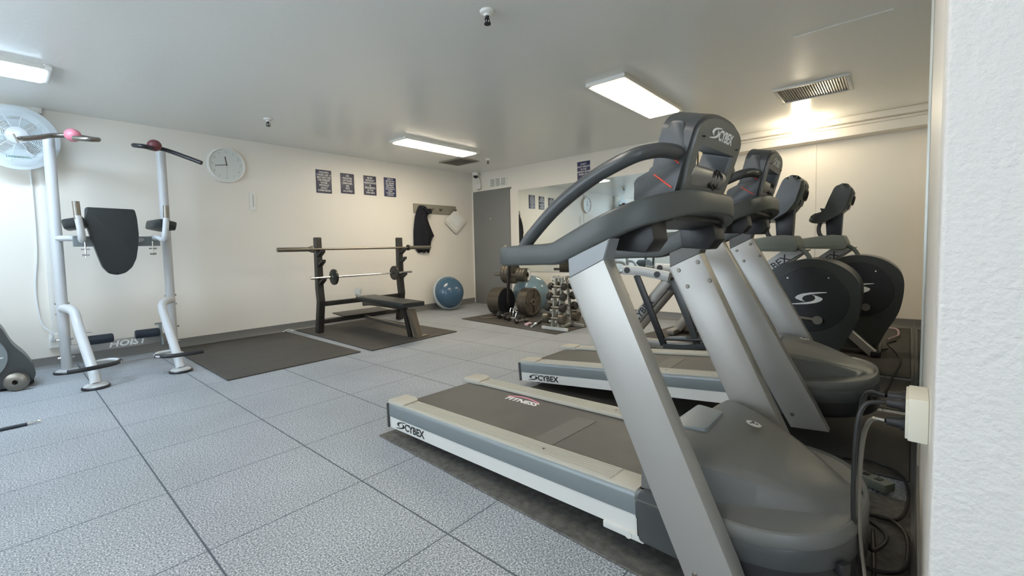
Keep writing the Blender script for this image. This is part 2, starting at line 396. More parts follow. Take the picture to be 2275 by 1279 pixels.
tag(part('access_panel', 'ceiling', None, lambda b: box(b, (3.75, .28, CEIL - .002), (.03, .5, .004))), 'thin painted seam strip on the ceiling near the right wall', 'seam')
# bulb holder under the soffit
t = thing('light_bulb', 'bright bare bulb light in front of the soffit over the ellipticals', 'light', (6.30, .81, CEIL))
part('lamp_base', 'trimw', t, lambda b: lathe(b, [(0, 0), (.06, 0), (.055, -.02), (.03, -.03), (.03, -.05), (0, -.05)], (0, 0, 0), n=24))
part('bulb', 'bulb', t, lambda b: lathe(b, [(.03, -.03), (.06, -.04), (.072, -.09), (.072, -.17), (.05, -.205), (0, -.215)], (0, 0, 0), n=24))

# ------------------------------------------------------------------ left wall things
def sign(cx, w_, cz, h_, lines, mt, size, label, group='blue rule signs on the left wall'):
    t = thing('rule_sign', label, 'sign', (cx, YW, cz), 0, group)
    part('sign_board', mt, t, lambda b: box(b, (0, -.004, 0), (w_, .006, h_), bev=.0015))
    text('lettering', lines, size, 'letter', t, basis((0, -.0078, 0), (1, 0, 0), (0, 0, 1)), .012, .0004, .98, sx=.86)
    return t
sign(3.045, .225, 1.99, .315, 'CHILDREN\nUNDER AGE 14\nMAY NOT USE\nTHE WEIGHT\nROOM\nWITHOUT\nADULT\nSUPERVISION', 'slate', .036, 'blue wall sign about children under age 14, leftmost of four')
sign(3.405, .215, 1.995, .285, 'USE\nFACILITIES\nAT YOUR\nOWN RISK.\nNO\nPETS\nALLOWED', 'slate', .037, 'blue wall sign reading use facilities at your own risk')
sign(3.78, .215, 2.0, .285, 'MUSIC\nWITHOUT\nHEADPHONES\nIS\nPROHIBITED\nIN THE\nGYM AREA', 'slate', .037, 'blue wall sign about music without headphones')
sign(4.14, .22, 2.005, .29, 'ONLY 30\nMINUTES ON\nALL AEROBIC\nEQUIPMENT\nINCLUDING\nTHE WEIGHTS\nWHEN\nOTHERS ARE\nWAITING', 'navy', .031, 'blue wall sign about only 30 minutes, rightmost of four')
t = thing('rule_sign', 'blue wall sign above the mirror on the far wall', 'sign', (XF, 3.445, 2.13))
part('sign_board', 'navy', t, lambda b: box(b, (-.004, 0, 0), (.006, .215, .31), bev=.0015))
text('lettering', 'DON\'T\nDROP WEIGHTS\nIN THE\nWEIGHT ROOM\nWHEN YOU\nARE\nDONE', .036, 'letter', t, basis((-.0078, 0, 0), (0, -1, 0), (0, 0, 1)), .012, .0004, 1.05, sx=.86)
# clock
t = thing('wall_clock', 'round white wall clock with dark hands', 'clock', (1.825, YW, 2.065))
part('case', 'trimw', t, lambda b: lathe(b, [(0, 0), (.195, 0), (.205, .02), (.2, .042), (.185, .045), (.18, .030), (0, .030)], (0, 0, 0), (0, -1, 0), 48))
part('dial', 'clockface', t, lambda b: lathe(b, [(0, .029), (.18, .029), (.18, .032), (0, .032)], (0, 0, 0), (0, -1, 0), 48))
for k, (a, L, wd) in enumerate(((R(-8), .085, .010), (R(-99), .115, .007))):
    part('clock_hand', 'hand', t, lambda b, a=a, L=L, wd=wd: box(b, (math.sin(a) * L / 2, -.036 - .002 * (L > .1), math.cos(a) * L / 2), (wd, .002, L + .02), Euler((0, a, 0)).to_matrix()))
part('second_hand', 'rackboard', t, lambda b: box(b, (.0, -.041, -.05), (.002, .001, .15)))
for k in range(12):
    a = R(30 * (k + 1)); text('numeral', str(k + 1), .034, 'rackgrey', t, basis((math.sin(a) * .148, -.0325, math.cos(a) * .148), (1, 0, 0), (0, 0, 1)), 0)
# thermometer
t = thing('wall_thermometer', 'narrow white thermometer card on the wall below the clock', 'thermometer', (2.105, YW, 1.66))
part('backing', 'trimw', t, lambda b: box(b, (0, -.006, 0), (.07, .012, .22), bev=.004))
part('scale', 'rackgrey', t, lambda b: (box(b, (0, -.0126, .01), (.008, .001, .15)), [box(b, (.016, -.0125, -.05 + i * .015), (.012, .0006, .002)) for i in range(9)]))
# coat rack
t = thing('coat_rack', 'taupe wooden coat rack board with small hooks on the left wall', 'coat rack', (5.06, YW, 1.705))
part('board', 'rackboard', t, lambda b: box(b, (0, -.009, 0), (.96, .018, .155), bev=.003))
for x in (-.33, -.10, .10, .44):
    part('hook', 'steel', t, lambda b, x=x: (cyl(b, (x, -.017, .0), (x, -.022, .0), .022, .022, 16), tube(b, [(x, -.02, 0), (x, -.06, -.01), (x, -.075, .02)], .006, 8, 4)))
# jacket hanging
def jacket(b):
    """folded garment: horizontal slices, each a wavy closed loop hanging against the wall"""
    sl = [(1.755, 4.70, 4.80, .03), (1.73, 4.665, 4.84, .06), (1.66, 4.625, 4.87, .09), (1.62, 4.61, 4.86, .10), (1.55, 4.585, 4.83, .10), (1.45, 4.565, 4.865, .11), (1.33, 4.55, 4.925, .12),
          (1.25, 4.55, 4.975, .11), (1.215, 4.55, 4.93, .11), (1.16, 4.55, 4.90, .11), (1.08, 4.55, 4.885, .10), (1.055, 4.57, 4.89, .09), (1.0, 4.655, 4.86, .05)]
    rings = []
    n = 40
    for k, (z, x0, x1, dp) in enumerate(sl):
        ring = []
        for i in range(n):
            a = 2 * math.pi * i / n; u = math.cos(a); v = math.sin(a)
            x = (x0 + x1) / 2 + u * (x1 - x0) / 2
            y = YW - .012 - dp * (.5 - .5 * v) * (1 - abs(u) ** 4 * .6)
            if v < 0: y += .018 * math.sin(u * 8 + z * 3) * min(1, (1.8 - z) * 3)
            zz = z
            if k == len(sl) - 1: zz = z - .035 * math.cos(u * 3.2 * 2 + .6)
            ring.append(b.verts.new((x, min(y, YW - .012), zz)))
        rings.append(ring)
    for A, B in zip(rings, rings[1:]):
        for i in range(n): b.faces.new((A[i], A[(i + 1) % n], B[(i + 1) % n], B[i]))
    b.faces.new(rings[0]); b.faces.new(rings[-1][::-1])
o = part('jacket', 'cloth', None, jacket, ang=80); tag(o, 'black jacket hanging from the coat rack behind the barbell end', 'jacket')
bmj = bmesh.new(); prism(bmj, [(4.70, 1.70), (4.86, 1.70), (4.885, 1.66), (4.87, 1.62), (4.80, 1.60)], 1, YW - .13, YW - .09, .015); obj('hood', bmj, 'cloth', o)
# paper stack hung on the last hook
t = thing('paper_sheets', 'white papers hung cornerwise from the right end of the coat rack', 'papers', (5.485, YW - .04, 1.505))
for k, (dz, dx) in enumerate(((-.022, .004), (.018, -.004))):
    part('sheet', 'paper', t, lambda b, dz=dz, dx=dx, k=k: prism(b, [(dx - .25, dz + .01), (dx - .02, dz - .175), (dx + .02, dz - .18), (dx + .25, dz + .012), (dx + .05, dz + .165), (dx - .03, dz + .17)], 1, -.006 - .012 * k, .0 - .012 * k, .001, 1))
part('pouch', 'letter', t, lambda b: prism(b, [(-.15, .02), (0, -.10), (.15, .02), (0, .13)], 1, -.024, -.0185, .001, 1))
# conduit, cord and outlet
t = thing('conduit', 'white vertical wiring raceway on the wall behind the left machine', 'conduit', (.275, YW, 0))
part('raceway', 'trimw', t, lambda b: box(b, (0, -.012, 1.34), (.045, .022, 2.08), bev=.003))
part('elbow_box', 'trimw', t, lambda b: box(b, (0, -.02, 2.37), (.07, .04, .05), bev=.004))
t = thing('wall_outlet', 'white surface outlet box low on the wall behind the left post', 'outlet', (.27, YW, .25))
part('outlet_box', 'trimw', t, lambda b: box(b, (0, -.022, 0), (.085, .044, .13), bev=.005))
part('plug', 'whitecord', t, lambda b: box(b, (-.015, -.055, .02), (.03, .03, .03), bev=.004))
tag(part('fan_cord', 'whitecord', None, lambda b: tube(b, [(.20, YW - .02, 1.9), (.205, YW - .012, 1.6), (.20, YW - .012, 1.1), (.17, YW - .012, .75), (.18, YW - .012, .5), (.20, YW - .03, .40), (.25, YW - .07, .33), (.255, YW - .07, .275)], .007, 8)),
    'white power cord hanging down the wall from the fan', 'cord')
# wall fan
FX, FZ, FY = .13, 2.07, YW - .2
t = thing('wall_fan', 'large round white wall fan in the upper left corner', 'fan', (FX, FY, FZ))
part('wall_bracket', 'trimw', t, lambda b: (box(b, (0, .19, -.02), (.12, .015, .18), bev=.004), box(b, (0, .12, 0), (.05, .15, .05), bev=.01), cyl(b, (0, .09, 0), (0, .02, 0), .07, .075, 24)))
def cage(b, y0, sgn):
    for i in range(15):
        r = .075 + .0102 * i; yy = y0 + sgn * .05 * (1 - (r / .225) ** 3)
        tube(b, [(r * math.cos(a), yy, r * math.sin(a)) for a in [2 * math.pi * k / 36 for k in range(36)]], .0017, 5, 0, closed=True)
    for k in range(10):
        a = 2 * math.pi * k / 10 + .1
        tube(b, [(r * math.cos(a), y0 + sgn * .05 * (1 - (r / .225) ** 3), r * math.sin(a)) for r in (.06, .12, .18, .222)], .0022, 5, 0)
part('front_cage', 'cage', t, lambda b: cage(b, -.05, -1))
part('rear_cage', 'cage', t, lambda b: cage(b, .05, 1))
part('rim', 'cage', t, lambda b: (tube(b, [(.225 * math.cos(a), 0, .225 * math.sin(a)) for a in [2 * math.pi * k / 48 for k in range(48)]], 0, 8, 0, closed=True, flat=(.012, .1))))
part('hub_cap', 'whitepaint', t, lambda b: lathe(b, [(.07, -.0), (.076, .02), (.07, .045), (.04, .055), (0, .058)], (0, -.06, 0), (0, -1, 0), 32))
def blades(b):
    for k in range(4):
        a0 = 2 * math.pi * k / 4
        P = []
        for i in range(7):
            f = i / 6; r = .03 + .17 * f; wa = .25 + .42 * f
            P.append((r, a0 - wa, a0 + wa))
        for (r, a, c), (r2, a2, c2) in zip(P, P[1:]):
            q = [(r, a, .018), (r, c, -.018), (r2, c2, -.018), (r2, a2, .018)]
            lo = [b.verts.new((rr * math.cos(t_), y, rr * math.sin(t_))) for rr, t_, y in q]; hi = [b.verts.new((rr * math.cos(t_), y + .003, rr * math.sin(t_))) for rr, t_, y in q]
            b.faces.new(lo); b.faces.new(hi[::-1])
            for i in range(4): b.faces.new((lo[i], lo[(i + 1) % 4], hi[(i + 1) % 4], hi[i]))
part('blades', 'blade', t, blades)
text('brand_lettering', 'LAKEWOOD', .022, 'greenink', t, basis((.0, -.11, -.185), (1, 0, 0), (0, .1, 1)), .02, .0005, sx=1.2)

# ------------------------------------------------------------------ corner things on far wall
t = thing('security_camera', 'small white dome camera in the far ceiling corner', 'camera', (XF - .10, 5.60, CEIL))
part('housing', 'trimw', t, lambda b: lathe(b, [(0, 0), (.06, 0), (.065, -.03), (.055, -.05), (0, -.05)], (0, 0, 0), n=28))
part('lens_dome', 'black', t, lambda b: lathe(b, [(.045, -.048), (.04, -.075), (.025, -.09), (0, -.096)], (0, 0, 0), n=24))
t = thing('junction_box', 'small white box with looped wire above the grey door', 'box', (XF, 5.61, 2.16))
part('box_body', 'trimw', t, lambda b: box(b, (-.018, 0, 0), (.036, .10, .09), bev=.004))
part('wire', 'rackgrey', t, lambda b: tube(b, [(-.03, -.0, .17), (-.02, -.05, .12), (-.02, -.07, .0), (-.02, -.06, -.06), (-.02, .0, -.07), (-.02, .03, -.05)], .004, 6))
t = thing('wall_vent', 'white louvred wall vent above the grey door', 'vent', (XF, 5.15, 2.18))
part('frame', 'trimw', t, lambda b: box(b, (-.005, 0, 0), (.01, .42, .17), bev=.002))
for s in (-1, 0, 1):
    part('louvre', 'rackgrey', t, lambda b, s=s: [box(b, (-.012, s * .125, -.06 + i * .015), (.006, .095, .007)) for i in range(9)])

# ------------------------------------------------------------------ floor mats
def fmat(name, poly, h, label, group=None, mt='matt'):
    o = part(name, mt, None, lambda b: prism(b, poly, 2, 0.0002, h, .002, 1)); return tag(o, label, 'mat', group)
fmat('floor_mat', [(1.15, 3.89), (2.365, 3.90), (2.40, 5.72), (1.17, 5.72)], .012, 'black rubber floor mat left of the bench, next to the dip station')
fmat('floor_mat', [(2.465, 3.85), (3.70, 3.90), (3.74, 5.72), (2.53, 5.72)], .012, 'black rubber floor mat under the weight bench')
fmat('floor_mat', [(4.25, 2.83), (5.45, 2.75), (5.62, 4.50), (4.44, 4.57)], .010, 'dark mat under the weight plates and dumbbell rack')
def rot2(x, y, c, a): 
    return (c[0] + x * math.cos(a) - y * math.sin(a), c[1] + x * math.sin(a) + y * math.cos(a))
c1 = (1.37, 1.97); a1 = R(-3.15)
fmat('floor_mat', [rot2(x, y, c1, a1) for x, y in ((-.05, .06), (1.0, .06), (1.0, -2.02), (-.05, -1.99))], .008, 'grey-black mat sticking out under the near treadmill', mt='mattn')
fmat('floor_mat', [(2.48, 1.88), (3.40, 1.88), (3.39, -.09), (2.46, -.07)], .008, 'black mat under the second treadmill')
fmat('floor_mat', [(3.48, 2.1), (4.24, 2.1), (4.24, -.11), (3.47, -.09)], .008, 'black mat under the nearer elliptical, left of the pale strip')
fmat('floor_mat', [(4.33, 2.1), (6.7, 1.8), (6.75, -.16), (4.33, -.11)], .008, 'wide dark mat along the alcove wall under the far elliptical')

# ------------------------------------------------------------------ dip station (knee raise tower)
t = thing('dip_station', 'silver knee raise and dip tower with black back pad by the left wall', 'exercise machine', (0, 0, 0))
LX, RX, PY = .315, 1.115, 5.38
for nm, x, z in (('post', LX, 2.06), ('post', RX, 2.05)):
    p = part('post', 'whitepaint', t, lambda b, x=x, z=z: cyl(b, (x, PY, .02), (x, PY, z), .040, .040, 28))
    part('post_foot', 'black', p, lambda b, x=x: lathe(b, [(0, .0), (.092, .0), (.095, .012), (.088, .02), (0, .02)], (x, PY, .0), n=32))
    part('foot_plate', 'whitepaint', p, lambda b, x=x: lathe(b, [(0, .02), (.082, .02), (.07, .03), (.036, .036), (0, .036)], (x, PY, 0), n=32))
def leg(x0, xb, xe, ye):
    path = [(x0, PY - .03, .575), (x0 + (xb - x0) * .4, PY - .13, .58), (xb, PY - .22, .545), (xb + (xe - xb) * .25, PY - .32, .43), (xb + (xe - xb) * .8, ye + .16, .18), (xe, ye + .05, .10), (xe, ye, .03)]
    p = part('front_leg', 'whitepaint', t, lambda b: tube(b, path, .036, 18))
    part('leg_foot', 'black', p, lambda b: lathe(b, [(0, 0), (.088, 0), (.09, .012), (.082, .02), (0, .02)], (xe, ye, 0), n=32))
    part('foot_plate', 'whitepaint', p, lambda b: lathe(b, [(0, .02), (.078, .02), (.066, .032), (.032, .04), (0, .04)], (xe, ye, 0), n=32))
    for zz in (.62, .53): part('bolt', 'chrome', p, lambda b, zz=zz: cyl(b, (x0 - .05, PY, zz), (x0 + .05, PY, zz), .009, .009, 10))
leg(LX, .375, .42, 4.54)
leg(RX, 1.0, .985, 4.56)
for z in (.14, .30):
    for x in (LX, RX): part('bolt', 'chrome', t, lambda b, x=x, z=z: cyl(b, (x - .055, PY - .01, z), (x + .055, PY - .01, z), .009, .009, 10))
cb = part('lower_crossbeam', 'silver', t, lambda b: box(b, ((LX + RX) / 2, PY, .20), (RX - LX - .05, .05, .085), bev=.01))
text('maker_lettering', 'HOIST', .075, 'letter', cb, basis(((LX + RX) / 2 + .03, PY - .026, .20), (1, 0, 0), (0, 0, 1)), .03, .001, sx=1.3, shear=.2)
for sx, x in ((1, LX), (-1, RX)):
    br = part('roller_bracket', 'bluegrey', t, lambda b, x=x, sx=sx: box(b, (x + sx * .11, PY - .06, .24), (.018, .07, .22), Euler((R(-18), 0, 0)).to_matrix(), bev=.006))
    part('foam_roller', 'foam', t, lambda b, x=x, sx=sx: lathe(b, [(0, 0), (.034, 0), (.042, .008), (.042, .182), (.034, .19), (0, .19)], (x + sx * (.13 if sx > 0 else .13), PY - .1, .275), (sx, 0, 0), 24))
    part('peg', 'chrome', t, lambda b, x=x, sx=sx: cyl(b, (x + sx * .06, PY - .13, .36), (x + sx * .17, PY - .13, .36), .011, .011, 12))
    # low push-up handle: a bent bar across the front leg
    xe = .42 if sx > 0 else .985
    d = 1 if sx > 0 else -1
    if sx > 0: pth = [(xe - .16, 4.50, .165), (xe - .04, 4.50, .165), (xe + .12, 4.56, .165), (xe + .17, 4.64, .165), (xe + .13, 4.74, .17), (xe + .02, 4.74, .17)]
    else: pth = [(xe + .16, 4.48, .16), (xe + .0, 4.49, .16), (xe - .10, 4.53, .16), (xe - .16, 4.62, .16), (xe - .12, 4.72, .165), (xe - .01, 4.74, .165)]
    h = part('push_up_handle', 'whitepaint', t, lambda b, pth=pth: tube(b, pth, .013, 12))
    part('rubber_grip', 'black', h, lambda b, pth=pth: tube(b, pth[:4], .0175, 12))
# mid assembly
part('arm_crossbar', 'whitepaint', t, lambda b: tube(b, [(LX, PY - .02, 1.19), (LX + .12, PY - .10, 1.19), (LX + .28, PY - .18, 1.17), (RX - .28, PY - .18, 1.17), (RX - .12, PY - .10, 1.19), (RX, PY - .02, 1.19)], .026, 14))
part('pad_bracket', 'bluegrey', t, lambda b: box(b, ((LX + RX) / 2, PY - .17, 1.16), (.62, .03, .09), bev=.005))
def pad(b):
    cx = .665; pr = [(-.172, 1.455), (.170, 1.450), (.180, 1.36), (.185, 1.22), (.172, 1.10), (.155, 1.0), (.12, .92), (.07, .872), (.01, .855), (-.045, .87), (-.085, .93), (-.115, 1.04), (-.152, 1.2), (-.18, 1.34)]
    prism(b, [(cx + u, v) for u, v in rpoly(pr, .02, 3)], 1, PY - .27, PY - .195, .018, 3)
part('back_pad', 'vinyl', t, pad)
for sx, x in ((1, .42), (-1, 1.02)):
    ap = part('arm_pad', 'vinyl', t, lambda b, x=x, sx=sx: box(b, (x + sx * .0, PY - .28, 1.305), (.145, .34, .085), Euler((0, R(sx * -12), R(sx * -8))).to_matrix(), bev=.022))
    part('pad_arm', 'whitepaint', t, lambda b, x=x, sx=sx: tube(b, [(x + sx * .04, PY - .1, 1.19), (x + sx * .03, PY - .3, 1.19), (x + sx * .02, PY - .46, 1.165), (x + sx * .015, PY - .50, 1.22), (x + sx * .0, PY - .50, 1.36)], .025, 14, 5))
    part('hand_grip', 'steel', t, lambda b, x=x, sx=sx: cyl(b, (x + sx * .0, PY - .50, 1.33), (x - sx * .005, PY - .50, 1.475), .024, .024, 18))
    part('adjuster_pin', 'chrome', t, lambda b, x=x, sx=sx: (cyl(b, (x + sx * .06, PY - .2, 1.16), (x + sx * .06, PY - .2, 1.02), .006, .006, 8), cyl(b, (x + sx * .03, PY - .2, 1.09), (x + sx * .09, PY - .2, 1.09), .006, .006, 8), cyl(b, (x + sx * .035, PY - .2, 1.04), (x + sx * .085, PY - .2, 1.04), .01, .01, 8)))
# pull-up arms with climbing grips
part('pull_up_arm', 'steel', t, lambda b: tube(b, [(.135, 5.02, 1.955), (.25, 5.15, 2.01), (.33, 5.27, 2.06), (.45, 5.25, 2.075), (.57, 5.15, 2.05), (.605, 5.05, 2.03), (.54, 4.98, 2.01), (.45, 5.06, 2.02)], .02, 14))
part('pull_up_arm', 'black', t, lambda b: tube(b, [(1.36, 4.98, 1.915), (1.25, 5.08, 1.975), (1.13, 5.2, 2.04), (1.03, 5.24, 2.06), (.90, 5.20, 2.05), (.86, 5.10, 2.03), (.92, 5.02, 2.015), (.99, 5.10, 2.02)], .02, 14))
def bar_end(b): 
    cyl(b, (.128, 5.01, 1.953), (.12, 5.0, 1.95), .012, .012, 10); box(b, (.112, 4.995, 1.95), (.012, .012, .07), Euler((0, R(-20), 0)).to_matrix())
part('end_clip', 'steel', t, bar_end)
part('ball_grip', 'pink', t, lambda b: bmesh.ops.create_uvsphere(b, u_segments=24, v_segments=14, radius=.058, matrix=Matrix.Translation((.455, 5.17, 2.065)) @ Matrix.Diagonal((1, 1, .95, 1))))
part('ball_grip', 'maroon', t, lambda b: bmesh.ops.create_uvsphere(b, u_segments=24, v_segments=14, radius=.056, matrix=Matrix.Translation((1.02, 5.14, 2.06)) @ Matrix.Diagonal((1.05, 1, .95, 1))))

# ------------------------------------------------------------------ partly visible bike at the left edge
t = thing('exercise_bike', 'dark exercise bike housing cut off by the left edge, with a transport wheel', 'exercise bike', (0, 0, 0))
hp = [(-.72, .10), (-.66, .34), (-.5, .52), (-.3, .60), (-.13, .585), (-.055, .50), (-.005, .35), (.06, .26), (.10, .17), (.115, .10), (.085, .035), (.03, .02), (-.6, .02)]
part('housing', 'charcoal', t, lambda b: prism(b, rpoly(hp, .05, 4), 1, 5.02, 5.30, .035, 3))
part('side_disc', 'bluegrey', t, lambda b: lathe(b, [(0, 0), (.19, 0), (.185, .01), (0, .012)], (-.22, 5.02, .27), (0, -1, 0), 40))
def bsw(b): swirl(b, basis((-.2, 5.005, .2), (1, 0, 0), (0, 0, 1)), .26)
part('swirl_emblem', 'letter', t, bsw)
part('transport_wheel', 'steel', t, lambda b: lathe(b, [(.018, 0), (.055, 0), (.07, .01), (.07, .05), (.055, .06), (.018, .06), (.018, 0)], (.012, 4.99, .072), (-.35, -1, 0), 28))
part('base_bar', 'black', t, lambda b: box(b, (-.35, 5.16, .04), (.9, .10, .06), bev=.01))
part('mast', 'charcoal', t, lambda b: tube(b, [(-.35, 5.16, .5), (-.5, 5.16, .9), (-.56, 5.16, 1.2)], .035, 14))
part('handlebar', 'black', t, lambda b: tube(b, [(-.70, 4.95, 1.15), (-.52, 4.97, 1.2), (-.52, 5.35, 1.2), (-.70, 5.37, 1.15)], .018, 12))
part('seat', 'vinyl', t, lambda b: (box(b, (-1.0, 5.16, .86), (.26, .2, .06), bev=.028), cyl(b, (-1.0, 5.16, .84), (-.85, 5.16, .06), .03, .035, 14), box(b, (-.9, 5.16, .035), (.3, .10, .06), bev=.01)))
# strap on the floor
t = thing('cable_strap', 'short black strap with a metal clip lying on the floor at the left edge', 'strap', (.06, 3.86, .008))
part('strap', 'foam', t, lambda b: box(b, (-.23, .0, .0), (.40, .035, .014), Euler((0, 0, R(0))).to_matrix(), bev=.005))
part('clip', 'chrome', t, lambda b: tube(b, [(-.03, -.01, .004), (.01, -.012, .004), (.03, 0, .004), (.01, .012, .004), (-.03, .01, .004)], .004, 8))

# ------------------------------------------------------------------ weight bench
t = thing('weight_bench', 'black barbell bench with two tall uprights on the floor mat', 'bench', (0, 0, .012))
BY = 5.22
for x in (2.63, 3.86):
    pr = [(BY - .035, 1.19), (BY + .035, 1.19), (BY + .04, .55), (BY + .02, .40), (BY + .10, .0), (BY + .01, .0), (BY - .055, .40), (BY - .035, .56)]
    up = part('upright', 'blackmetal', t, lambda b, x=x, pr=pr: prism(b, rpoly(pr, .015, 3), 0, x - .038, x + .038, .004, 1))
    for z in (1.0, .88, .655):
        part('bar_hook', 'black', up, lambda b, x=x, z=z: prism(b, [(BY - .03, z - .055), (BY - .06, z - .04), (BY - .135, z + .005), (BY - .135, z + .035), (BY - .08, z + .0), (BY - .03, z + .0)], 0, x - .03, x + .03, .003, 1))
part('rear_crossbar', 'blackmetal', t, lambda b: box(b, (3.245, BY + .0, .36), (1.17, .05, .06), bev=.006))
part('lower_crossbar', 'blackmetal', t, lambda b: box(b, (3.245, BY + .05, .13), (1.17, .05, .05), bev=.006))
part('spotter_plate', 'blackmetal', t, lambda b: box(b, (3.25, BY + .05, .19), (.72, .30, .014), Euler((R(4), 0, 0)).to_matrix(), bev=.003))
part('spine', 'blackmetal', t, lambda b: tube(b, [(3.25, BY, .30), (3.2, 4.9, .33), (3.13, 4.15, .335)], 0, 12, 4, flat=(.055, .06)))
part('lower_spine', 'steel', t, lambda b: tube(b, [(3.25, BY + .03, .13), (3.19, 4.8, .12), (3.13, 4.12, .11)], 0, 12, 4, flat=(.05, .04)))
part('front_leg', 'tan', t, lambda b: (prism(b, [(3.05, .33), (3.14, .33), (3.235, .0), (3.165, .0)], 1, 3.98, 4.05, .004, 1), box(b, (3.22, 3.99, .008), (.16, .09, .012))))
part('front_leg', 'blackmetal', t, lambda b: prism(b, [(3.04, .33), (3.07, .33), (3.15, .0), (3.115, .0)], 1, 4.05, 4.11, .004, 1))
def bpad(b):
    box(b, (0, 0, 0), (.28, 1.22, .055), bev=.016)
    bmesh.ops.transform(b, matrix=Matrix.Translation((3.115, 4.48, .40)) @ Matrix.Rotation(R(-7), 4, 'Z'), verts=b.verts)
part('bench_pad', 'vinyl', t, bpad)
# barbells
def barbell(name, x0, x1, y, z, rs, rb, ls, label, mt, coll):
    t = thing(name, label, 'barbell', ((x0 + x1) / 2, y, z)); h = (x1 - x0) / 2
    part('shaft', mt, t, lambda b: cyl(b, (-h + ls, 0, 0), (h - ls, 0, 0), rs, rs, 16))
    for s in (-1, 1):
        part('sleeve', mt, t, lambda b, s=s: cyl(b, (s * (h - ls), 0, 0), (s * h, 0, 0), rb, rb, 20))
        part('collar', coll, t, lambda b, s=s: lathe(b, [(0, 0), (rb * 1.6, 0), (rb * 1.6, .02), (rb * 1.25, .025), (rb * 1.25, .045), (0, .045)], (s * (h - ls), 0, 0), (s, 0, 0), 20))
    return t
barbell('olympic_barbell', 2.10, 4.36, BY - .095, 1.055, .014, .026, .42, 'long bare barbell resting on the top hooks of the bench uprights', 'steel', 'steel')
sb = barbell('short_barbell', 2.47, 3.99, BY - .10, .705, .013, .015, .30, 'short chrome barbell with two small plates on the lower hooks', 'chrome', 'steel')
for x, lab, mt in ((2.775, 'small green-black weight plate at the left of the short barbell', 'bosu'), (3.69, 'small dark weight plate at the right of the short barbell', 'iron')):
    o = thing('weight_plate', lab, 'weight plate', (x, BY - .10, .705), 0, 'small plates on the short barbell')
    part('disc', 'blackmetal', o, lambda b: lathe(b, [(.016, -.015), (.03, -.018), (.06, -.010), (.085, -.014), (.098, -.012), (.1, 0), (.098, .012), (.085, .014), (.06, .010), (.03, .018), (.016, .015), (.016, -.015)], (0, 0, 0), (1, 0, 0), 36))
    part('plate_lettering', 'greenink' if x < 3 else 'steel', o, lambda b: [box(b, (-.0145, .045 * math.cos(a), .045 * math.sin(a)), (.002, .012, .02)) for a in (.5, 1.6, 2.9, 4.2, 5.3)])
def crumple(b):
    rnd = random.Random(3)
    for k in range(9):
        a = rnd.uniform(0, 6.28); L = rnd.uniform(.09, .17); e = rnd.uniform(.5, 1.3)
        d = Vector((math.cos(a) * math.cos(e), math.sin(a) * math.cos(e) * .6, math.sin(e)))
        s = d.cross(Vector((0, 0, 1))).normalized() * rnd.uniform(.02, .035)
        p = [Vector((0, 0, .005)) - s * .6, Vector((0, 0, .005)) + s * .6, d * L * .6 + s, d * L, d * L * .6 - s]
        n = d.cross(s).normalized() * .003
        A = [b.verts.new(q) for q in p]; B = [b.verts.new(q + n) for q in p]
        b.faces.new(A); b.faces.new(B[::-1])
        for i in range(5): b.faces.new((A[i], A[(i + 1) % 5], B[(i + 1) % 5], B[i]))
    bmesh.ops.translate(b, verts=b.verts, vec=(3.0, 4.93, .445))
tag(part('paper_towel', 'paper', None, crumple), 'crumpled white paper towel on the head end of the bench pad', 'paper towel')
tag(part('floor_wire', 'whitecord', None, lambda b: tube(b, [(2.42, 5.74, .006), (2.5, 5.725, .006), (2.44, 5.735, .03), (2.36, 5.74, .006)], .006, 6)), 'small scrap of white wire against the baseboard behind the left post of the bench', 'scrap')

# ------------------------------------------------------------------ balance dome leaning on wall
t = thing('balance_dome', 'blue half-ball balance trainer leaning against the wall near the corner', 'balance trainer', (5.05, 5.50, .292))
t.rotation_euler = (R(78), 0, R(-12))
part('dome', 'bosu', t, lambda b: lathe(b, [(.265, .01), (.255, .07), (.22, .135), (.16, .185), (.08, .212), (0, .22)], (0, 0, 0), (0, 0, 1), 48))
part('base_rim', 'bosurim', t, lambda b: lathe(b, [(0, -.05), (.26, -.05), (.288, -.035), (.292, -.01), (.285, .012), (.262, .02), (0, .02)], (0, 0, 0), (0, 0, 1), 48))

# ------------------------------------------------------------------ weight tree with plates, ball
t = thing('plate_tree', 'black upright plate tree holding large iron plates in front of the grey door', 'weight rack', (5.17, 4.28, .01))
part('post', 'blackmetal', t, lambda b: tube(b, [(-.02, .36, .03), (-.10, .0, .05), (-.17, -.115, .16), (-.17, -.13, .36), (-.17, -.17, .80)], 0, 10, 3, flat=(.045, .035)))
part('base_foot', 'steel', t, lambda b: (box(b, (-.22, .0, .018), (.5, .04, .03), Euler((0, 0, R(60))).to_matrix(), bev=.004), box(b, (.0, .0, .018), (.6, .04, .03), Euler((0, 0, R(5))).to_matrix(), bev=.004)))
for x, y, z, d in ((-.14, -.02, .22, 1), (.0, -.42, .21, 1), (.0, -.02, .60, 1), (-.08, -.38, .60, 1)):
    part('peg', 'steel', t, lambda b, x=x, y=y, z=z: cyl(b, (x, y - .02, z), (x, y + .28, z), .024, .024, 16))
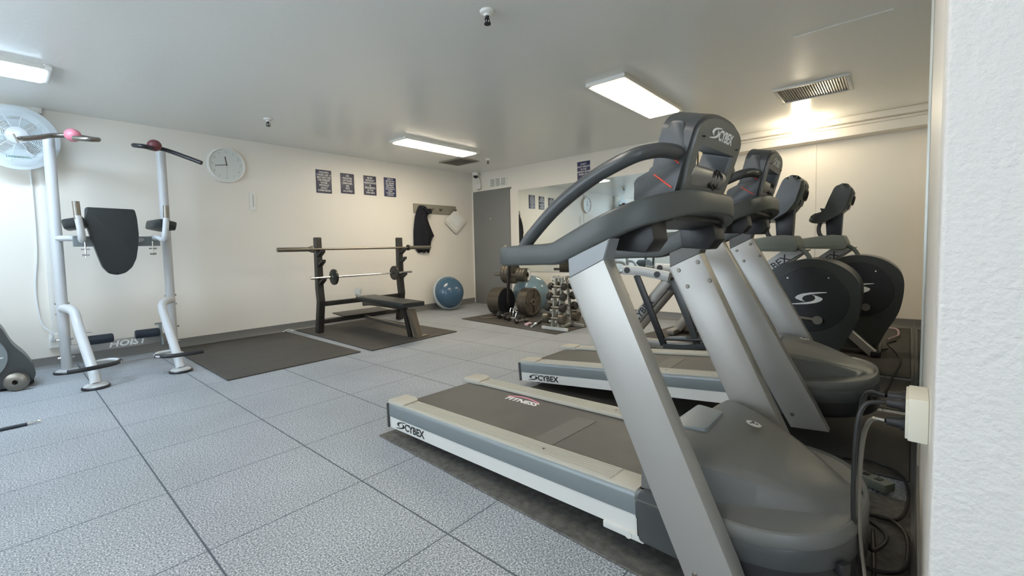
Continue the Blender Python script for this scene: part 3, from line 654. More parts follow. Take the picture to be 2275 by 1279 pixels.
def plate(name, x, y, z, r, th, label, grp, spokes=False, crescent=False):
    o = thing(name, label, 'weight plate', (x, y, z), 0, grp)
    part('disc', 'iron', o, lambda b: lathe(b, [(.026, 0), (r * .22, -.004), (r * .26, .006), (r * .80, .006), (r * .86, -.004), (r * .985, 0), (r, .004), (r, th - .001), (r * .995, th), (.026, th), (.026, 0)], (0, 0, 0), (0, 1, 0), 48))
    if r > .2 and not spokes and 'front large' in label:
        part('shaded_hollow', 'cloth', o, lambda b: lathe(b, [(.03, -.0045), (r * .93, -.0045), (r * .95, -.001), (.03, -.001), (.03, -.0045)], (0, 0, 0), (0, 1, 0), 48))  # near-black disc paints the shade in the plate's hollow face
    if spokes:
        part('spokes', 'iron', o, lambda b: [box(b, (.5 * r * math.cos(a), -.004, .5 * r * math.sin(a)), (r * .62, .012, .016), Euler((0, -a, 0)).to_matrix(), bev=.003) for a in (1.25, .1, 3.1, 4.9)])
        part('hub', 'tan', o, lambda b: lathe(b, [(.026, -.012), (.042, -.012), (.046, 0), (.046, .01), (.026, .01), (.026, -.012)], (0, 0, 0), (0, 1, 0), 24))
    if crescent:
        part('white_mark', 'letter', o, lambda b: prism(b, [(r * .86 * math.cos(a), r * .86 * math.sin(a)) for a in [R(-80 + i * 20) for i in range(9)]] + [(r * .45 * math.cos(a), r * .45 * math.sin(a)) for a in [R(80 - i * 20) for i in range(9)]], 1, -.005, .002))
    return o
def pstack(x, y0, z, r, n, th, label, grp, **kw):
    for i in range(n):
        plate('weight_plate', x, y0 + i * (th + .0005), z, r, th, label[0] if i == 0 else label[1] % ('second', 'third', 'rearmost')[min(i - 1, 2)], grp, kw.get('spokes', False) and i == 0, kw.get('crescent', False) and i == 0)
pstack(5.02, 4.20, .225, .205, 4, .052, ('front large iron plate of the left stack on the plate tree, hollow face painted dark as shade', '%s iron plate from the front in the left lower stack'), 'left lower stack of plates')
pstack(5.14, 3.80, .225, .205, 3, .048, ('large iron plate with three raised spokes, right lower peg', '%s iron plate from the front on the right lower peg, behind the spoked one'), 'right lower stack of plates', spokes=True)
pstack(5.18, 4.16, .63, .155, 3, .055, ('front small iron plate on the upper left peg, partly hidden by the treadmill arm', '%s plate from the front on the upper left peg'), 'upper left stack of plates')
pstack(5.06, 3.84, .62, .10, 3, .05, ('small plate with a white crescent on the upper right peg', '%s small plate from the front on the upper right peg'), 'upper right stack of plates', crescent=True)
t = thing('exercise_ball', 'big pale blue exercise ball behind the spoked weight plate', 'ball', (5.60, 4.18, .29))
part('ball_shell', 'ball', t, lambda b: bmesh.ops.create_uvsphere(b, u_segments=56, v_segments=36, radius=.285))
part('seam_ring', 'bosu', t, lambda b: tube(b, [(.2855 * math.cos(a), .2855 * math.sin(a), 0.0) for a in [2 * math.pi * k / 60 for k in range(60)]], .0025, 6, 0, closed=True))
t.rotation_euler = (R(60), R(50), 0)
# loose bits on the mat
t = thing('dumbbell_bar', 'short chrome dumbbell bar with a dark sleeve lying in front of the dumbbell rack', 'dumbbell bar', (4.60, 3.36, .03), R(22))
part('chrome_bar', 'chrome', t, lambda b: cyl(b, (-.24, 0, 0), (-.02, 0, 0), .013, .013, 14))
part('collar', 'chrome', t, lambda b: cyl(b, (-.05, 0, 0), (-.03, 0, 0), .024, .024, 16))
part('sleeve', 'blackmetal', t, lambda b: cyl(b, (-.03, 0, 0), (.26, 0, 0), .022, .024, 16))
rnd = random.Random(11)
for k, (x, y, s, lab) in enumerate(((4.72, 4.02, .055, 'small dark kettle-shaped weight in the clutter left of the spoked plate'), (4.66, 3.78, .045, 'little chrome-handled dumbbell in the clutter under the plate tree'), (4.60, 3.60, .035, 'smallest dark dumbbell lying before the spoked plate'))):
    t = thing('small_dumbbell', lab, 'dumbbell', (x, y, s + .01), rnd.uniform(0, 3), 'loose small dumbbells by the plate tree')
    for sg in (-1, 1): part('head', 'blackmetal', t, lambda b, sg=sg, s=s: lathe(b, [(0, 0), (s * .8, 0), (s, .012), (s, .035), (s * .8, .05), (0, .05)], (sg * .05, 0, 0), (sg, 0, 0), 6))
    part('handle', 'chrome', t, lambda b: cyl(b, (-.05, 0, 0), (.05, 0, 0), .014, .014, 12))
tag(part('collar_clip', 'pinkcord', None, lambda b: (tube(b, [(4.50, 3.46, .02), (4.56, 3.50, .02), (4.60, 3.46, .03), (4.58, 3.42, .02)], .010, 8), box(b, (4.53, 3.44, .022), (.12, .04, .022), Euler((0, 0, .4)).to_matrix(), bev=.008))), 'pink and black bar clip lying beside the chrome dumbbell bar', 'clip')
tag(part('steel_flat_bar', 'tan', None, lambda b: tube(b, [(4.72, 4.42, .017), (4.60, 4.36, .017), (4.66, 4.26, .017), (4.86, 4.18, .017)], .007, 8, 3)), 'bent thin steel rod lying on the mat before the left plates', 'rod')
tag(part('chrome_clips', 'chrome', None, lambda b: [tube(b, [(4.82 + .02 * i, 3.98 - .035 * i, .02), (4.84 + .02 * i, 3.97 - .035 * i, .16 - .03 * i), (4.88, 3.93 - .03 * i, .10)], .008, 8, 4) for i in range(3)]), 'tangle of small chrome clips standing between the two lower plate stacks', 'clips')

# ------------------------------------------------------------------ dumbbell rack
RXC = 4.60
t = thing('dumbbell_rack', 'small grey upright dumbbell rack full of dumbbells, left of the treadmill post', 'dumbbell rack', (RXC, 2.97, .01))
part('base_plate', 'white_pl', t, lambda b: box(b, (-.16, 0, .02), (.035, .36, .035), bev=.003))
part('base_plate', 'rackgrey', t, lambda b: box(b, (.20, 0, .02), (.035, .36, .035), bev=.003))
part('base_rail', 'rackgrey', t, lambda b: box(b, (.02, 0, .02), (.36, .05, .03), bev=.003))
def rack_frame(b):
    for s in (-1, 1):
        prism(b, [(-.16, .03), (-.09, .03), (-.02, .62), (-.06, .62)], 1, s * .045 - .008, s * .045 + .008)
        prism(b, [(.20, .03), (.14, .03), (.03, .62), (.07, .62)], 1, s * .045 - .008, s * .045 + .008)
    box(b, (.0, 0, .625), (.16, .13, .012))
part('frame', 'rackgrey', t, rack_frame)
for dx, dy in ((-.05, -.06), (.05, -.06), (-.05, .06), (.05, .06)):
    part('top_hook', 'chrome', t, lambda b, dx=dx, dy=dy: tube(b, [(dx * .6, dy * .5, .63), (dx, dy * 1.2, .64), (dx * 1.3, dy * 1.5, .60), (dx, dy * 1.2, .575)], .006, 8, 4))
levels = [(.515, .045, .055), (.395, .050, .062), (.265, .052, .070), (.135, .066, .085)]
names = ['top', 'second', 'third', 'bottom']
for k, (z, r, hl) in enumerate(levels):
    for side, xs in (('front', -1), ('back', 1)):
        x = RXC + xs * (.085 + .025 * k) 
        part('cradle', 'white_pl', t, lambda b, xs=xs, k=k, z=z, r=r: [box(b, (xs * (.085 + .025 * k) , s * .045, z - .025), (.09, .014, .022), bev=.002) for s in (-1, 1)])
        o = thing('dumbbell', 'dark dumbbell on the %s level of the rack, %s side' % (names[k], 'near' if side == 'front' else 'far'), 'dumbbell', (x, 2.97, z + .015), 0, 'dumbbells on the rack')
        for sg in (-1, 1):
            part('head', 'iron' if k == 3 else 'blackmetal', o, lambda b, sg=sg, r=r, hl=hl: lathe(b, [(0, 0), (r * .75, 0), (r, .012), (r, hl - .012), (r * .8, hl), (r * .6, hl), (r * .55, hl - .006), (0, hl - .006)], (0, sg * .065, 0), (0, sg, 0), 24 if hl > .07 else 8))
        part('handle', 'steel', o, lambda b: cyl(b, (0, -.07, 0), (0, .07, 0), .014, .014, 14))

# ------------------------------------------------------------------ treadmill
def build_treadmill(label):
    """local frame: x across the deck from the near side, -y towards the nose"""
    t = thing('treadmill', label, 'treadmill', (0, 0, 0), 0, None)
    W = .66
    # side covers
    for s, x0, x1 in ((0, -.004, .04), (1, W - .04, W + .004)):
        sp = part('side_panel', 'bluegrey', t, lambda b, x0=x0, x1=x1: prism(b, rpoly([(x0, .100), (x1, .100), (x1, .168), (x0 + (.006 if x0 < .3 else 0), .172), (x0, .160)], .004, 2), 1, -1.415, .03))
        # swap axes: prism along y takes (x,z)
        part('lower_panel', 'white_pl', t, lambda b, x0=x0, x1=x1: prism(b, [(x0 + .004, .040), (x1 - .004, .040), (x1 - .004, .101), (x0 + .004, .101)], 1, -1.47, .028))
        xo = x0 if s == 0 else x1
        part('rear_trim', 'charcoal', t, lambda b, xo=xo: box(b, (xo, .028, .105), (.012, .016, .132), bev=.004))
    lp = [o for o in SC.objects if o.parent == t and o.name.startswith('lower_panel')][0]
    text('maker_lettering', 'CYBEX', .052, 'ink', lp, basis((-.0008, -.205, .069), (0, -1, 0), (0, 0, 1)), .028, .0006, sx=1.05)
    part('swirl_emblem', 'ink', lp, lambda b: swirl(b, basis((-.0002, -.085, .071), (0, -1, 0), (0, 0, 1)), .085))
    # foot rails
    for x0, x1 in ((.004, .105), (W - .105, W - .004)):
        def rail(b, x0=x0, x1=x1):
            box(b, ((x0 + x1) / 2, -.70, .172), (x1 - x0, 1.42, .016), bev=.004)
            for i in range(7): box(b, (x0 + .012 + (x1 - x0 - .024) * i / 6, -.72, .1812), (.0065, 1.18, .0034))
        fr = part('foot_rail', 'rail', t, rail)
        part('end_cap', 'rail', fr, lambda b, x0=x0, x1=x1: prism(b, rpoly([(x0 - .004, .036), (x1 + .02, .036), (x1 + .02, -.05), (x1, -.105), (x0 - .002, -.115)], .012, 3), 2, .160, .1875, .005))
        part('screw', 'steel', fr, lambda b, x0=x0, x1=x1: cyl(b, ((x0 + x1) / 2, -1.0, .18), ((x0 + x1) / 2, -1.0, .184), .006, .006, 10))
    def belt(b):
        prof = [(-1.47, .163), (-.02, .163), (.004, .155), (.016, .135), (.018, .11), (.004, .085), (-.02, .08), (-1.47, .08)]
        prism(b, prof, 0, .10, W - .10)
    bl = part('running_belt', 'belt', t, belt)
    bl.data.materials[0] = M['belt']
    part('belt_stripe', 'stripe', bl, lambda b: box(b, (.30, -.93, .1637), (.33, .10, .0014)))
    bs = text('belt_lettering', 'FITNESS', .058, 'letter', bl, basis((.475, -.52, .1638), (0, -1, 0), (1, 0, 0)), .03, .0003, sx=1.05)
    part('red_swoosh', 'pink', bl, lambda b: tube(b, [(.495, -.40, .162), (.525, -.46, .162), (.528, -.53, .162), (.50, -.62, .162)], .005, 6))
    part('deck', 'black', t, lambda b: box(b, (W / 2, -.72, .115), (W - .09, 1.40, .055)))
    for x in (.13, W - .13): part('rear_roller_foot', 'black', t, lambda b, x=x: cyl(b, (x - .03, -.05, .030), (x + .03, -.05, .030), .0295, .0295, 20))
    part('lift_frame', 'black', t, lambda b: (box(b, (W / 2, -.85, .062), (W - .14, 1.1, .03)), box(b, (W / 2, -1.6, .055), (W - .05, .3, .06))))
    part('under_bracket', 'white_pl', t, lambda b: (box(b, (.004, -1.36, .033), (.03, .14, .022), bev=.003), cyl(b, (-.014, -1.38, .033), (-.006, -1.38, .033), .012, .012, 12)))
    # uprights
    prf = [(-1.246, .850), (-1.374, .905), (-1.698, .105), (-1.742, -.012), (-1.600, -.012), (-1.246, .835)]
    for s, x0, x1 in ((0, -.082, -.018), (1, W + .018, W + .082)):
        up = part('upright', 'silver', t, lambda b, x0=x0, x1=x1: prism(b, prf, 0, x0, x1, .007, 2), ang=25)
        part('upright_cap', 'capgrey' if s == 0 else 'grey_pl', up, lambda b, x0=x0, x1=x1: prism(b, [(-1.246, .8485), (-1.374, .9035), (-1.396, .966), (-1.246, .912)], 0, x0 + .001, x1 - .001, .003, 1))
        xi = x1 if s == 0 else x0; dd = .004 if s == 0 else -.004
        for (yy, zz) in ((-1.285, .835), (-1.365, .868), (-1.32, .765), (-1.41, .79), (-1.60, .06), (-1.69, .06)):
            part('screw', 'steel', up, lambda b, yy=yy, zz=zz, xi=xi, dd=dd: cyl(b, (xi, yy, zz), (xi + dd, yy, zz), .009, .007, 12))
        xo = x0 if s == 0 else x1
        part('screw', 'steel', up, lambda b, xo=xo, dd=dd: cyl(b, (xo, -1.61, .05), (xo - dd, -1.61, .05), .009, .007, 12))
    # moulded arms wrapping round the front (one continuous handrail)
    near = [(-.06, -.945, .931), (-.06, -1.04, .931), (-.06, -1.14, .930), (-.06, -1.19, .931), (-.059, -1.225, .942), (-.055, -1.30, .973), (-.043, -1.37, 1.003), (-.015, -1.43, 1.028), (.035, -1.485, 1.048),
            (.11, -1.518, 1.062), (.18, -1.532, 1.069), (.25, -1.536, 1.071)]
    path = near + [(W / 2, -1.537, 1.071)] + [(W - x, y, z) for x, y, z in near[::-1]]
    def arm(b):
        P = smooth(path, 4); N = len(P); rings = []
        for i, p in enumerate(P):
            d = (P[min(i + 1, N - 1)] - P[max(i - 1, 0)]).normalized()
            side = d.cross(Vector((0, 0, 1))).normalized(); up = side.cross(d).normalized()
            f = abs(i / (N - 1) - .5) * 2                       # 1 at the tips, 0 at the front
            h = .036 + .005 * math.sin(math.pi * min(1, f * 1.2)) ; wd = .027
            if i in (0, N - 1): h *= .8; wd *= .75
            ring = []
            for j in range(16):
                a = 2 * math.pi * j / 16; ct, st = math.cos(a), math.sin(a)
                ring.append(b.verts.new(p + side * (math.copysign(abs(ct) ** .30, ct) * wd) + up * (math.copysign(abs(st) ** .30, st) * h)))
            rings.append(ring)
        for A, B in zip(rings, rings[1:]):
            for j in range(16): b.faces.new((A[j], A[(j + 1) % 16], B[(j + 1) % 16], B[j]))
        b.faces.new(rings[0][::-1]); b.faces.new(rings[-1])
    part('side_arm', 'arm', t, arm, ang=50)
    part('front_crosspiece', 'black', t, lambda b: box(b, (W / 2, -1.44, 1.03), (W - .22, .13, .05), Euler((R(-8), 0, 0)).to_matrix(), bev=.012))
    # curved grab bars from the arms up to the console
    for s in (0, 1):
        f = (lambda x: x) if s == 0 else (lambda x: W - x)
        pth = [(f(-.06), -1.045, .955), (f(-.062), -1.09, 1.0), (f(-.06), -1.20, 1.085), (f(-.055), -1.33, 1.155), (f(-.04), -1.45, 1.198), (f(.005), -1.497, 1.213), (f(.07), -1.515, 1.218), (f(.145), -1.52, 1.218)]
        part('grab_bar', 'charcoal', t, lambda b, pth=pth: tube(b, pth, lambda q: .0225, 16))
    # brackets under the arms
    for x0, x1 in ((.02, .12), (W - .12, W - .02)):
        part('arm_bracket', 'black', t, lambda b, x0=x0, x1=x1: prism(b, rpoly([(-1.35, 1.015), (-1.475, 1.04), (-1.485, .955), (-1.455, .918), (-1.355, .93)], .006, 2), 0, x0, x1, .006))
    # console
    C = thing('console', '', ''); del C['label'], C['category']; C.parent = t; 
    return t, C, W
def finish_console(t, W):
    cx = W / 2
    tilt = R(-18.5)          # top leans towards the nose
    def on(u, s, n):         # u across, s up along the panel, n outwards (towards nose)
        return Vector((u, -1.482 - s * .33 - n * .95, 1.090 + s * .945 - n * .33))
    H = .262
    def ring_panel(b, hw, n0, n1, hole, H0=-.01, top=H, sh=.20):
        out = []
        out += [(cx - hw * .86, H0), (cx + hw * .86, H0), (cx + hw, sh * .6), (cx + hw, sh)]
        for i in range(1, 9): a = math.pi / 2 * i / 8; out.append((cx + hw * math.cos(a) ** .8, sh + (top - sh) * math.sin(a)))
        for i in range(7, 0, -1): a = math.pi / 2 * i / 8; out.append((cx - hw * math.cos(a) ** .8, sh + (top - sh) * math.sin(a)))
        out += [(cx - hw, sh), (cx - hw, sh * .6)]
        def face(n, flip):
            vo = [b.verts.new(on(u, s, n)) for u, s in out]
            vi = [b.verts.new(on(u, s, n)) for u, s in hole] if hole else []
            eds = [b.edges.new((vo[i], vo[(i + 1) % len(vo)])) for i in range(len(vo))]
            if vi: eds += [b.edges.new((vi[i], vi[(i + 1) % len(vi)])) for i in range(len(vi))]
            bmesh.ops.triangle_fill(b, use_beauty=True, edges=eds)
            return vo, vi
        a, ai = face(n0, 0); c, ci = face(n1, 1)
        for L1, L2 in ((a, c), (ai, ci)):
            for i in range(len(L1)): b.faces.new((L1[i], L1[(i + 1) % len(L1)], L2[(i + 1) % len(L2)], L2[i]))
    hole = rpoly([(cx - .135, .050), (cx + .135, .050), (cx + .155, .172), (cx - .155, .172)], .010, 3)
    bk = part('console_back', 'grey_pl', t, lambda b: ring_panel(b, .196, .02, .032, hole), ang=30)
    part('console_shell', 'charcoal', t, lambda b: ring_panel(b, .208, -.075, .0205, hole, top=H + .012), ang=30)
    text('maker_lettering', 'CYBEX', .046, 'letter', bk, basis(on(cx + .03, .215, .0325), (1, 0, 0), (0, -.33, .945)), .02, .0006, sx=.9)
    part('swirl_emblem', 'letter', bk, lambda b: swirl(b, basis(on(cx - .065, .218, .0328), (1, 0, 0), (0, -.33, .945)), .075))
    # cable coil housing in the opening
    cu = part('cable_bay', 'silver', t, lambda b: prism(b, rpoly([(-1.47, 1.12), (-1.505, 1.115), (-1.545, 1.16), (-1.545, 1.185), (-1.52, 1.20), (-1.48, 1.19)], .008, 3), 0, cx - .15, cx + .15, .003))
    for k, (u, rr) in enumerate(((.04, .024), (.085, .024), (.062, .030))):
        part('cable_coil', 'cord', cu, lambda b, u=u, rr=rr: tube(b, [tuple(on(cx + u + rr * math.cos(a), .080 + rr * 1.1 * math.sin(a), .03 + .004 * math.sin(3 * a))) for a in [2 * math.pi * i / 18 for i in range(18)]], .0035, 6, 0, closed=True))
    part('lower_slot', 'black', bk, lambda b: [box(b, on(cx, .022, .033), (.27, .035, .004), Euler((R(19), 0, 0)).to_matrix(), bev=.001)])
    for k, u in enumerate((-.17, .17)): part('screw_hole', 'black', bk, lambda b, u=u: box(b, on(cx + u * .9, .195, .0325), (.006, .016, .004), Euler((R(19), 0, 0)).to_matrix()))
    # side cheeks and the shelf towards the runner
    side = [(-1.372, 1.088), (-1.378, 1.160), (-1.44, 1.182), (-1.47, 1.225), (-1.485, 1.285), (-1.505, 1.32), (-1.545, 1.31), (-1.54, 1.20), (-1.50, 1.08), (-1.45, 1.065)]
    for x0, x1 in ((cx - .209, cx - .180), (cx + .180, cx + .209)):
        ck = part('console_cheek', 'charcoal', t, lambda b, x0=x0, x1=x1: prism(b, rpoly(side, .012, 3), 0, x0, x1, .005))
        xo = x0 - .0006 if x0 < cx else x1 + .0006
        for q in (((-1.445, 1.165), (-1.50, 1.115)), ((-1.47, 1.24), (-1.525, 1.185))):
            part('red_line', 'red', ck, lambda b, q=q, xo=xo: tube(b, [(xo, *q[0]), (xo, *q[1])], .0026, 6, 0))
    part('display_shelf', 'grey_pl', t, lambda b: prism(b, rpoly([(-1.372, 1.088), (-1.376, 1.152), (-1.44, 1.170), (-1.49, 1.135), (-1.50, 1.08), (-1.45, 1.065)], .012, 3), 0, cx - .181, cx + .181, .003))
    part('console_neck', 'black', t, lambda b: box(b, (cx, -1.47, 1.06), (.28, .10, .06), bev=.01))
def finish_shroud(t, W):
    cx = W / 2
    # plan outline of the motor cover: half width at a distance y along the deck
    Y0, Y1, Y2, HW = -1.41, -1.64, -1.925, .345
    def half(y, k=1.0):
        if y > Y1: return HW * k
        q = min(1, (Y1 - y) / (Y1 - Y2)); return HW * k * max(0, 1 - q ** 2.7) ** (1 / 2.3)
    ys = [Y0 + (Y1 - Y0) * i / 8 for i in range(8)] + [Y1 + (Y2 - Y1) * (math.sin(math.pi / 2 * i / 22)) for i in range(23)]
    def ringpts(k, z):
        L = [(cx - half(y) * k, Y1 + (y - Y1) * k, z) for y in ys]; Rr = [(cx + half(y) * k, Y1 + (y - Y1) * k, z) for y in ys[::-1]][1:]
        return L + Rr
    def loft(b, rings, capt=True, capb=False):
        R_ = [[b.verts.new(p) for p in r] for r in rings]; n = len(rings[0])
        for A, B in zip(R_, R_[1:]):
            for i in range(n): b.faces.new((A[i], A[(i + 1) % n], B[(i + 1) % n], B[i]))
        if capt: b.faces.new(R_[-1])
        if capb: b.faces.new(R_[0][::-1])
    part('motor_skirt', 'black', t, lambda b: loft(b, [ringpts(.975, .03), ringpts(.993, .045), ringpts(.993, .10)], True, True), ang=30)
    part('motor_band', 'charcoal', t, lambda b: loft(b, [ringpts(.996, .098), ringpts(1.0, .104), ringpts(1.0, .150), ringpts(.994, .154)], True, True), ang=30)
    def hood(b):
        # rounded rim
        loft(b, [ringpts(.992, .150), ringpts(1.004, .158), ringpts(1.0, .178), ringpts(.985, .189), ringpts(.965, .192), ringpts(.945, .186)], False, True)
        K = .946; N1 = 52
        yy = [Y1 + ((Y0 - .0) - Y1) * K] + []
        y_lo, y_hi = Y1 + (Y0 - Y1) * K, Y1 + (Y2 - Y1) * K
        def ridge(y):                       # half width of the raised back, narrowing to the nose
            q = min(1, max(0, (-1.47 - y) / .40)); return .315 - .215 * q ** 1.35
        def top(y):
            q = (y_lo - y) / (y_lo - y_hi)
            return .188 + (.148 * (1 - q ** 1.9)) * min(1, .62 + 3.2 * q)
        rows = []
        for i in range(N1 + 1):
            q = i / N1; y = y_lo + (y_hi - y_lo) * (1 - (1 - q) ** 1.5)
            yo = Y1 + (y - Y1) / K; w_ = half(yo) * K
            if i == N1: w_ = .001
            rd = min(ridge(y), w_ * .97)
            cols = [-1 + .0, ] 
            us = [-w_, -w_ + (w_ - rd) * .5, -rd - .016, -rd - .004, -rd + .010] + [(-rd + .010) + (2 * rd - .020) * j / 18 for j in range(1, 18)] + [rd - .010, rd + .004, rd + .016, w_ - (w_ - rd) * .5, w_]
            us = [max(-w_, min(w_, u)) for u in us]
            row = []
            for j, u in enumerate(us):
                a = abs(u); tz = top(y)
                if a <= rd - .0099: z = tz - .016 * (a / max(rd, .05)) ** 2.2
                elif a <= rd + .0045: z = tz - .026
                elif a <= rd + .0165: z = .186 + max(0, tz - .026 - .186) * .10
                else: z = .186
                if i == 0: z = min(z, .30)
                z = max(z, .186)
                row.append(b.verts.new((cx + u, y, z)))
            rows.append(row)
        for A, B in zip(rows, rows[1:]):
            for j in range(len(A) - 1): b.faces.new((A[j], A[j + 1], B[j + 1], B[j]))
        # rear closing face
        base = [b.verts.new((v.co.x, v.co.y, .15)) for v in rows[0]]
        for j in range(len(base) - 1): b.faces.new((base[j], base[j + 1], rows[0][j + 1], rows[0][j]))
        bmesh.ops.remove_doubles(b, verts=b.verts, dist=.0004)
    hd = part('motor_hood', 'grey_pl', t, hood, ang=32)
    # pale oval badge
    zt = .335
    part('badge', 'white_pl', hd, lambda b: lathe(b, [(0, .0), (.020, .0), (.023, .003), (0, .0045)], (.40, -1.63, .322), (.05, -.25, 1), 24))
    part('badge_print', 'ink', hd, lambda b: [cyl(b, (.40 + dx, -1.63 + dy, .3262 + dy * .25), (.40 + dx, -1.63 + dy, .3275 + dy * .25), .004, .004, 8) for dx, dy in ((0, 0), (.008, .004), (-.007, .006), (.002, -.009))])
    # air scoop lip facing the runner
    part('air_scoop', 'bluegrey', hd, lambda b: prism(b, rpoly([(cx - .14, -1.43), (cx + .13, -1.43), (cx + .10, -1.53), (cx - .10, -1.54)], .02, 3), 2, .312, .338, .008))
    part('scoop_column', 'silver', hd, lambda b: cyl(b, (cx - .0, -1.47, .20), (cx - .0, -1.455, .315), .055, .055, 20))
    for x in (.0, W):
        sgn = -1 if x == 0 else 1
        part('side_step', 'charcoal', t, lambda b, x=x, sgn=sgn: prism(b, rpoly([(-1.415, .03), (-1.415, .165), (-1.43, .195), (-1.50, .20), (-1.60, .15), (-1.68, .02)], .015, 3), 0, min(x + sgn * .016, x - sgn * .05), max(x + sgn * .016, x - sgn * .05), .006))
    part('power_switch', 'black', t, lambda b: box(b, (.12, -1.895, .10), (.03, .02, .03), Euler((0, 0, R(-28))).to_matrix(), bev=.003))
T1, cns, W = build_treadmill('nearest treadmill, in the right foreground')
bpy.data.objects.remove(cns)
finish_console(T1, W); finish_shroud(T1, W)
T2 = copy_tree(T1)
T1.location = (1.37, 1.97, 0.009); T1.rotation_euler = (R(-2.0), 0, R(-3.15))
T2.location = (2.49, 1.93, 0.009); T2.rotation_euler = (R(-4.9), 0, R(1.3))
T2['label'] = 'second treadmill, partly hidden behind the nearest one'
for o in list(SC.objects):                        # the second one shows no belt print
    if o.parent and o.parent.parent == T2 and (o.name.startswith('belt_lettering') or o.name.startswith('red_swoosh')): bpy.data.objects.remove(o)

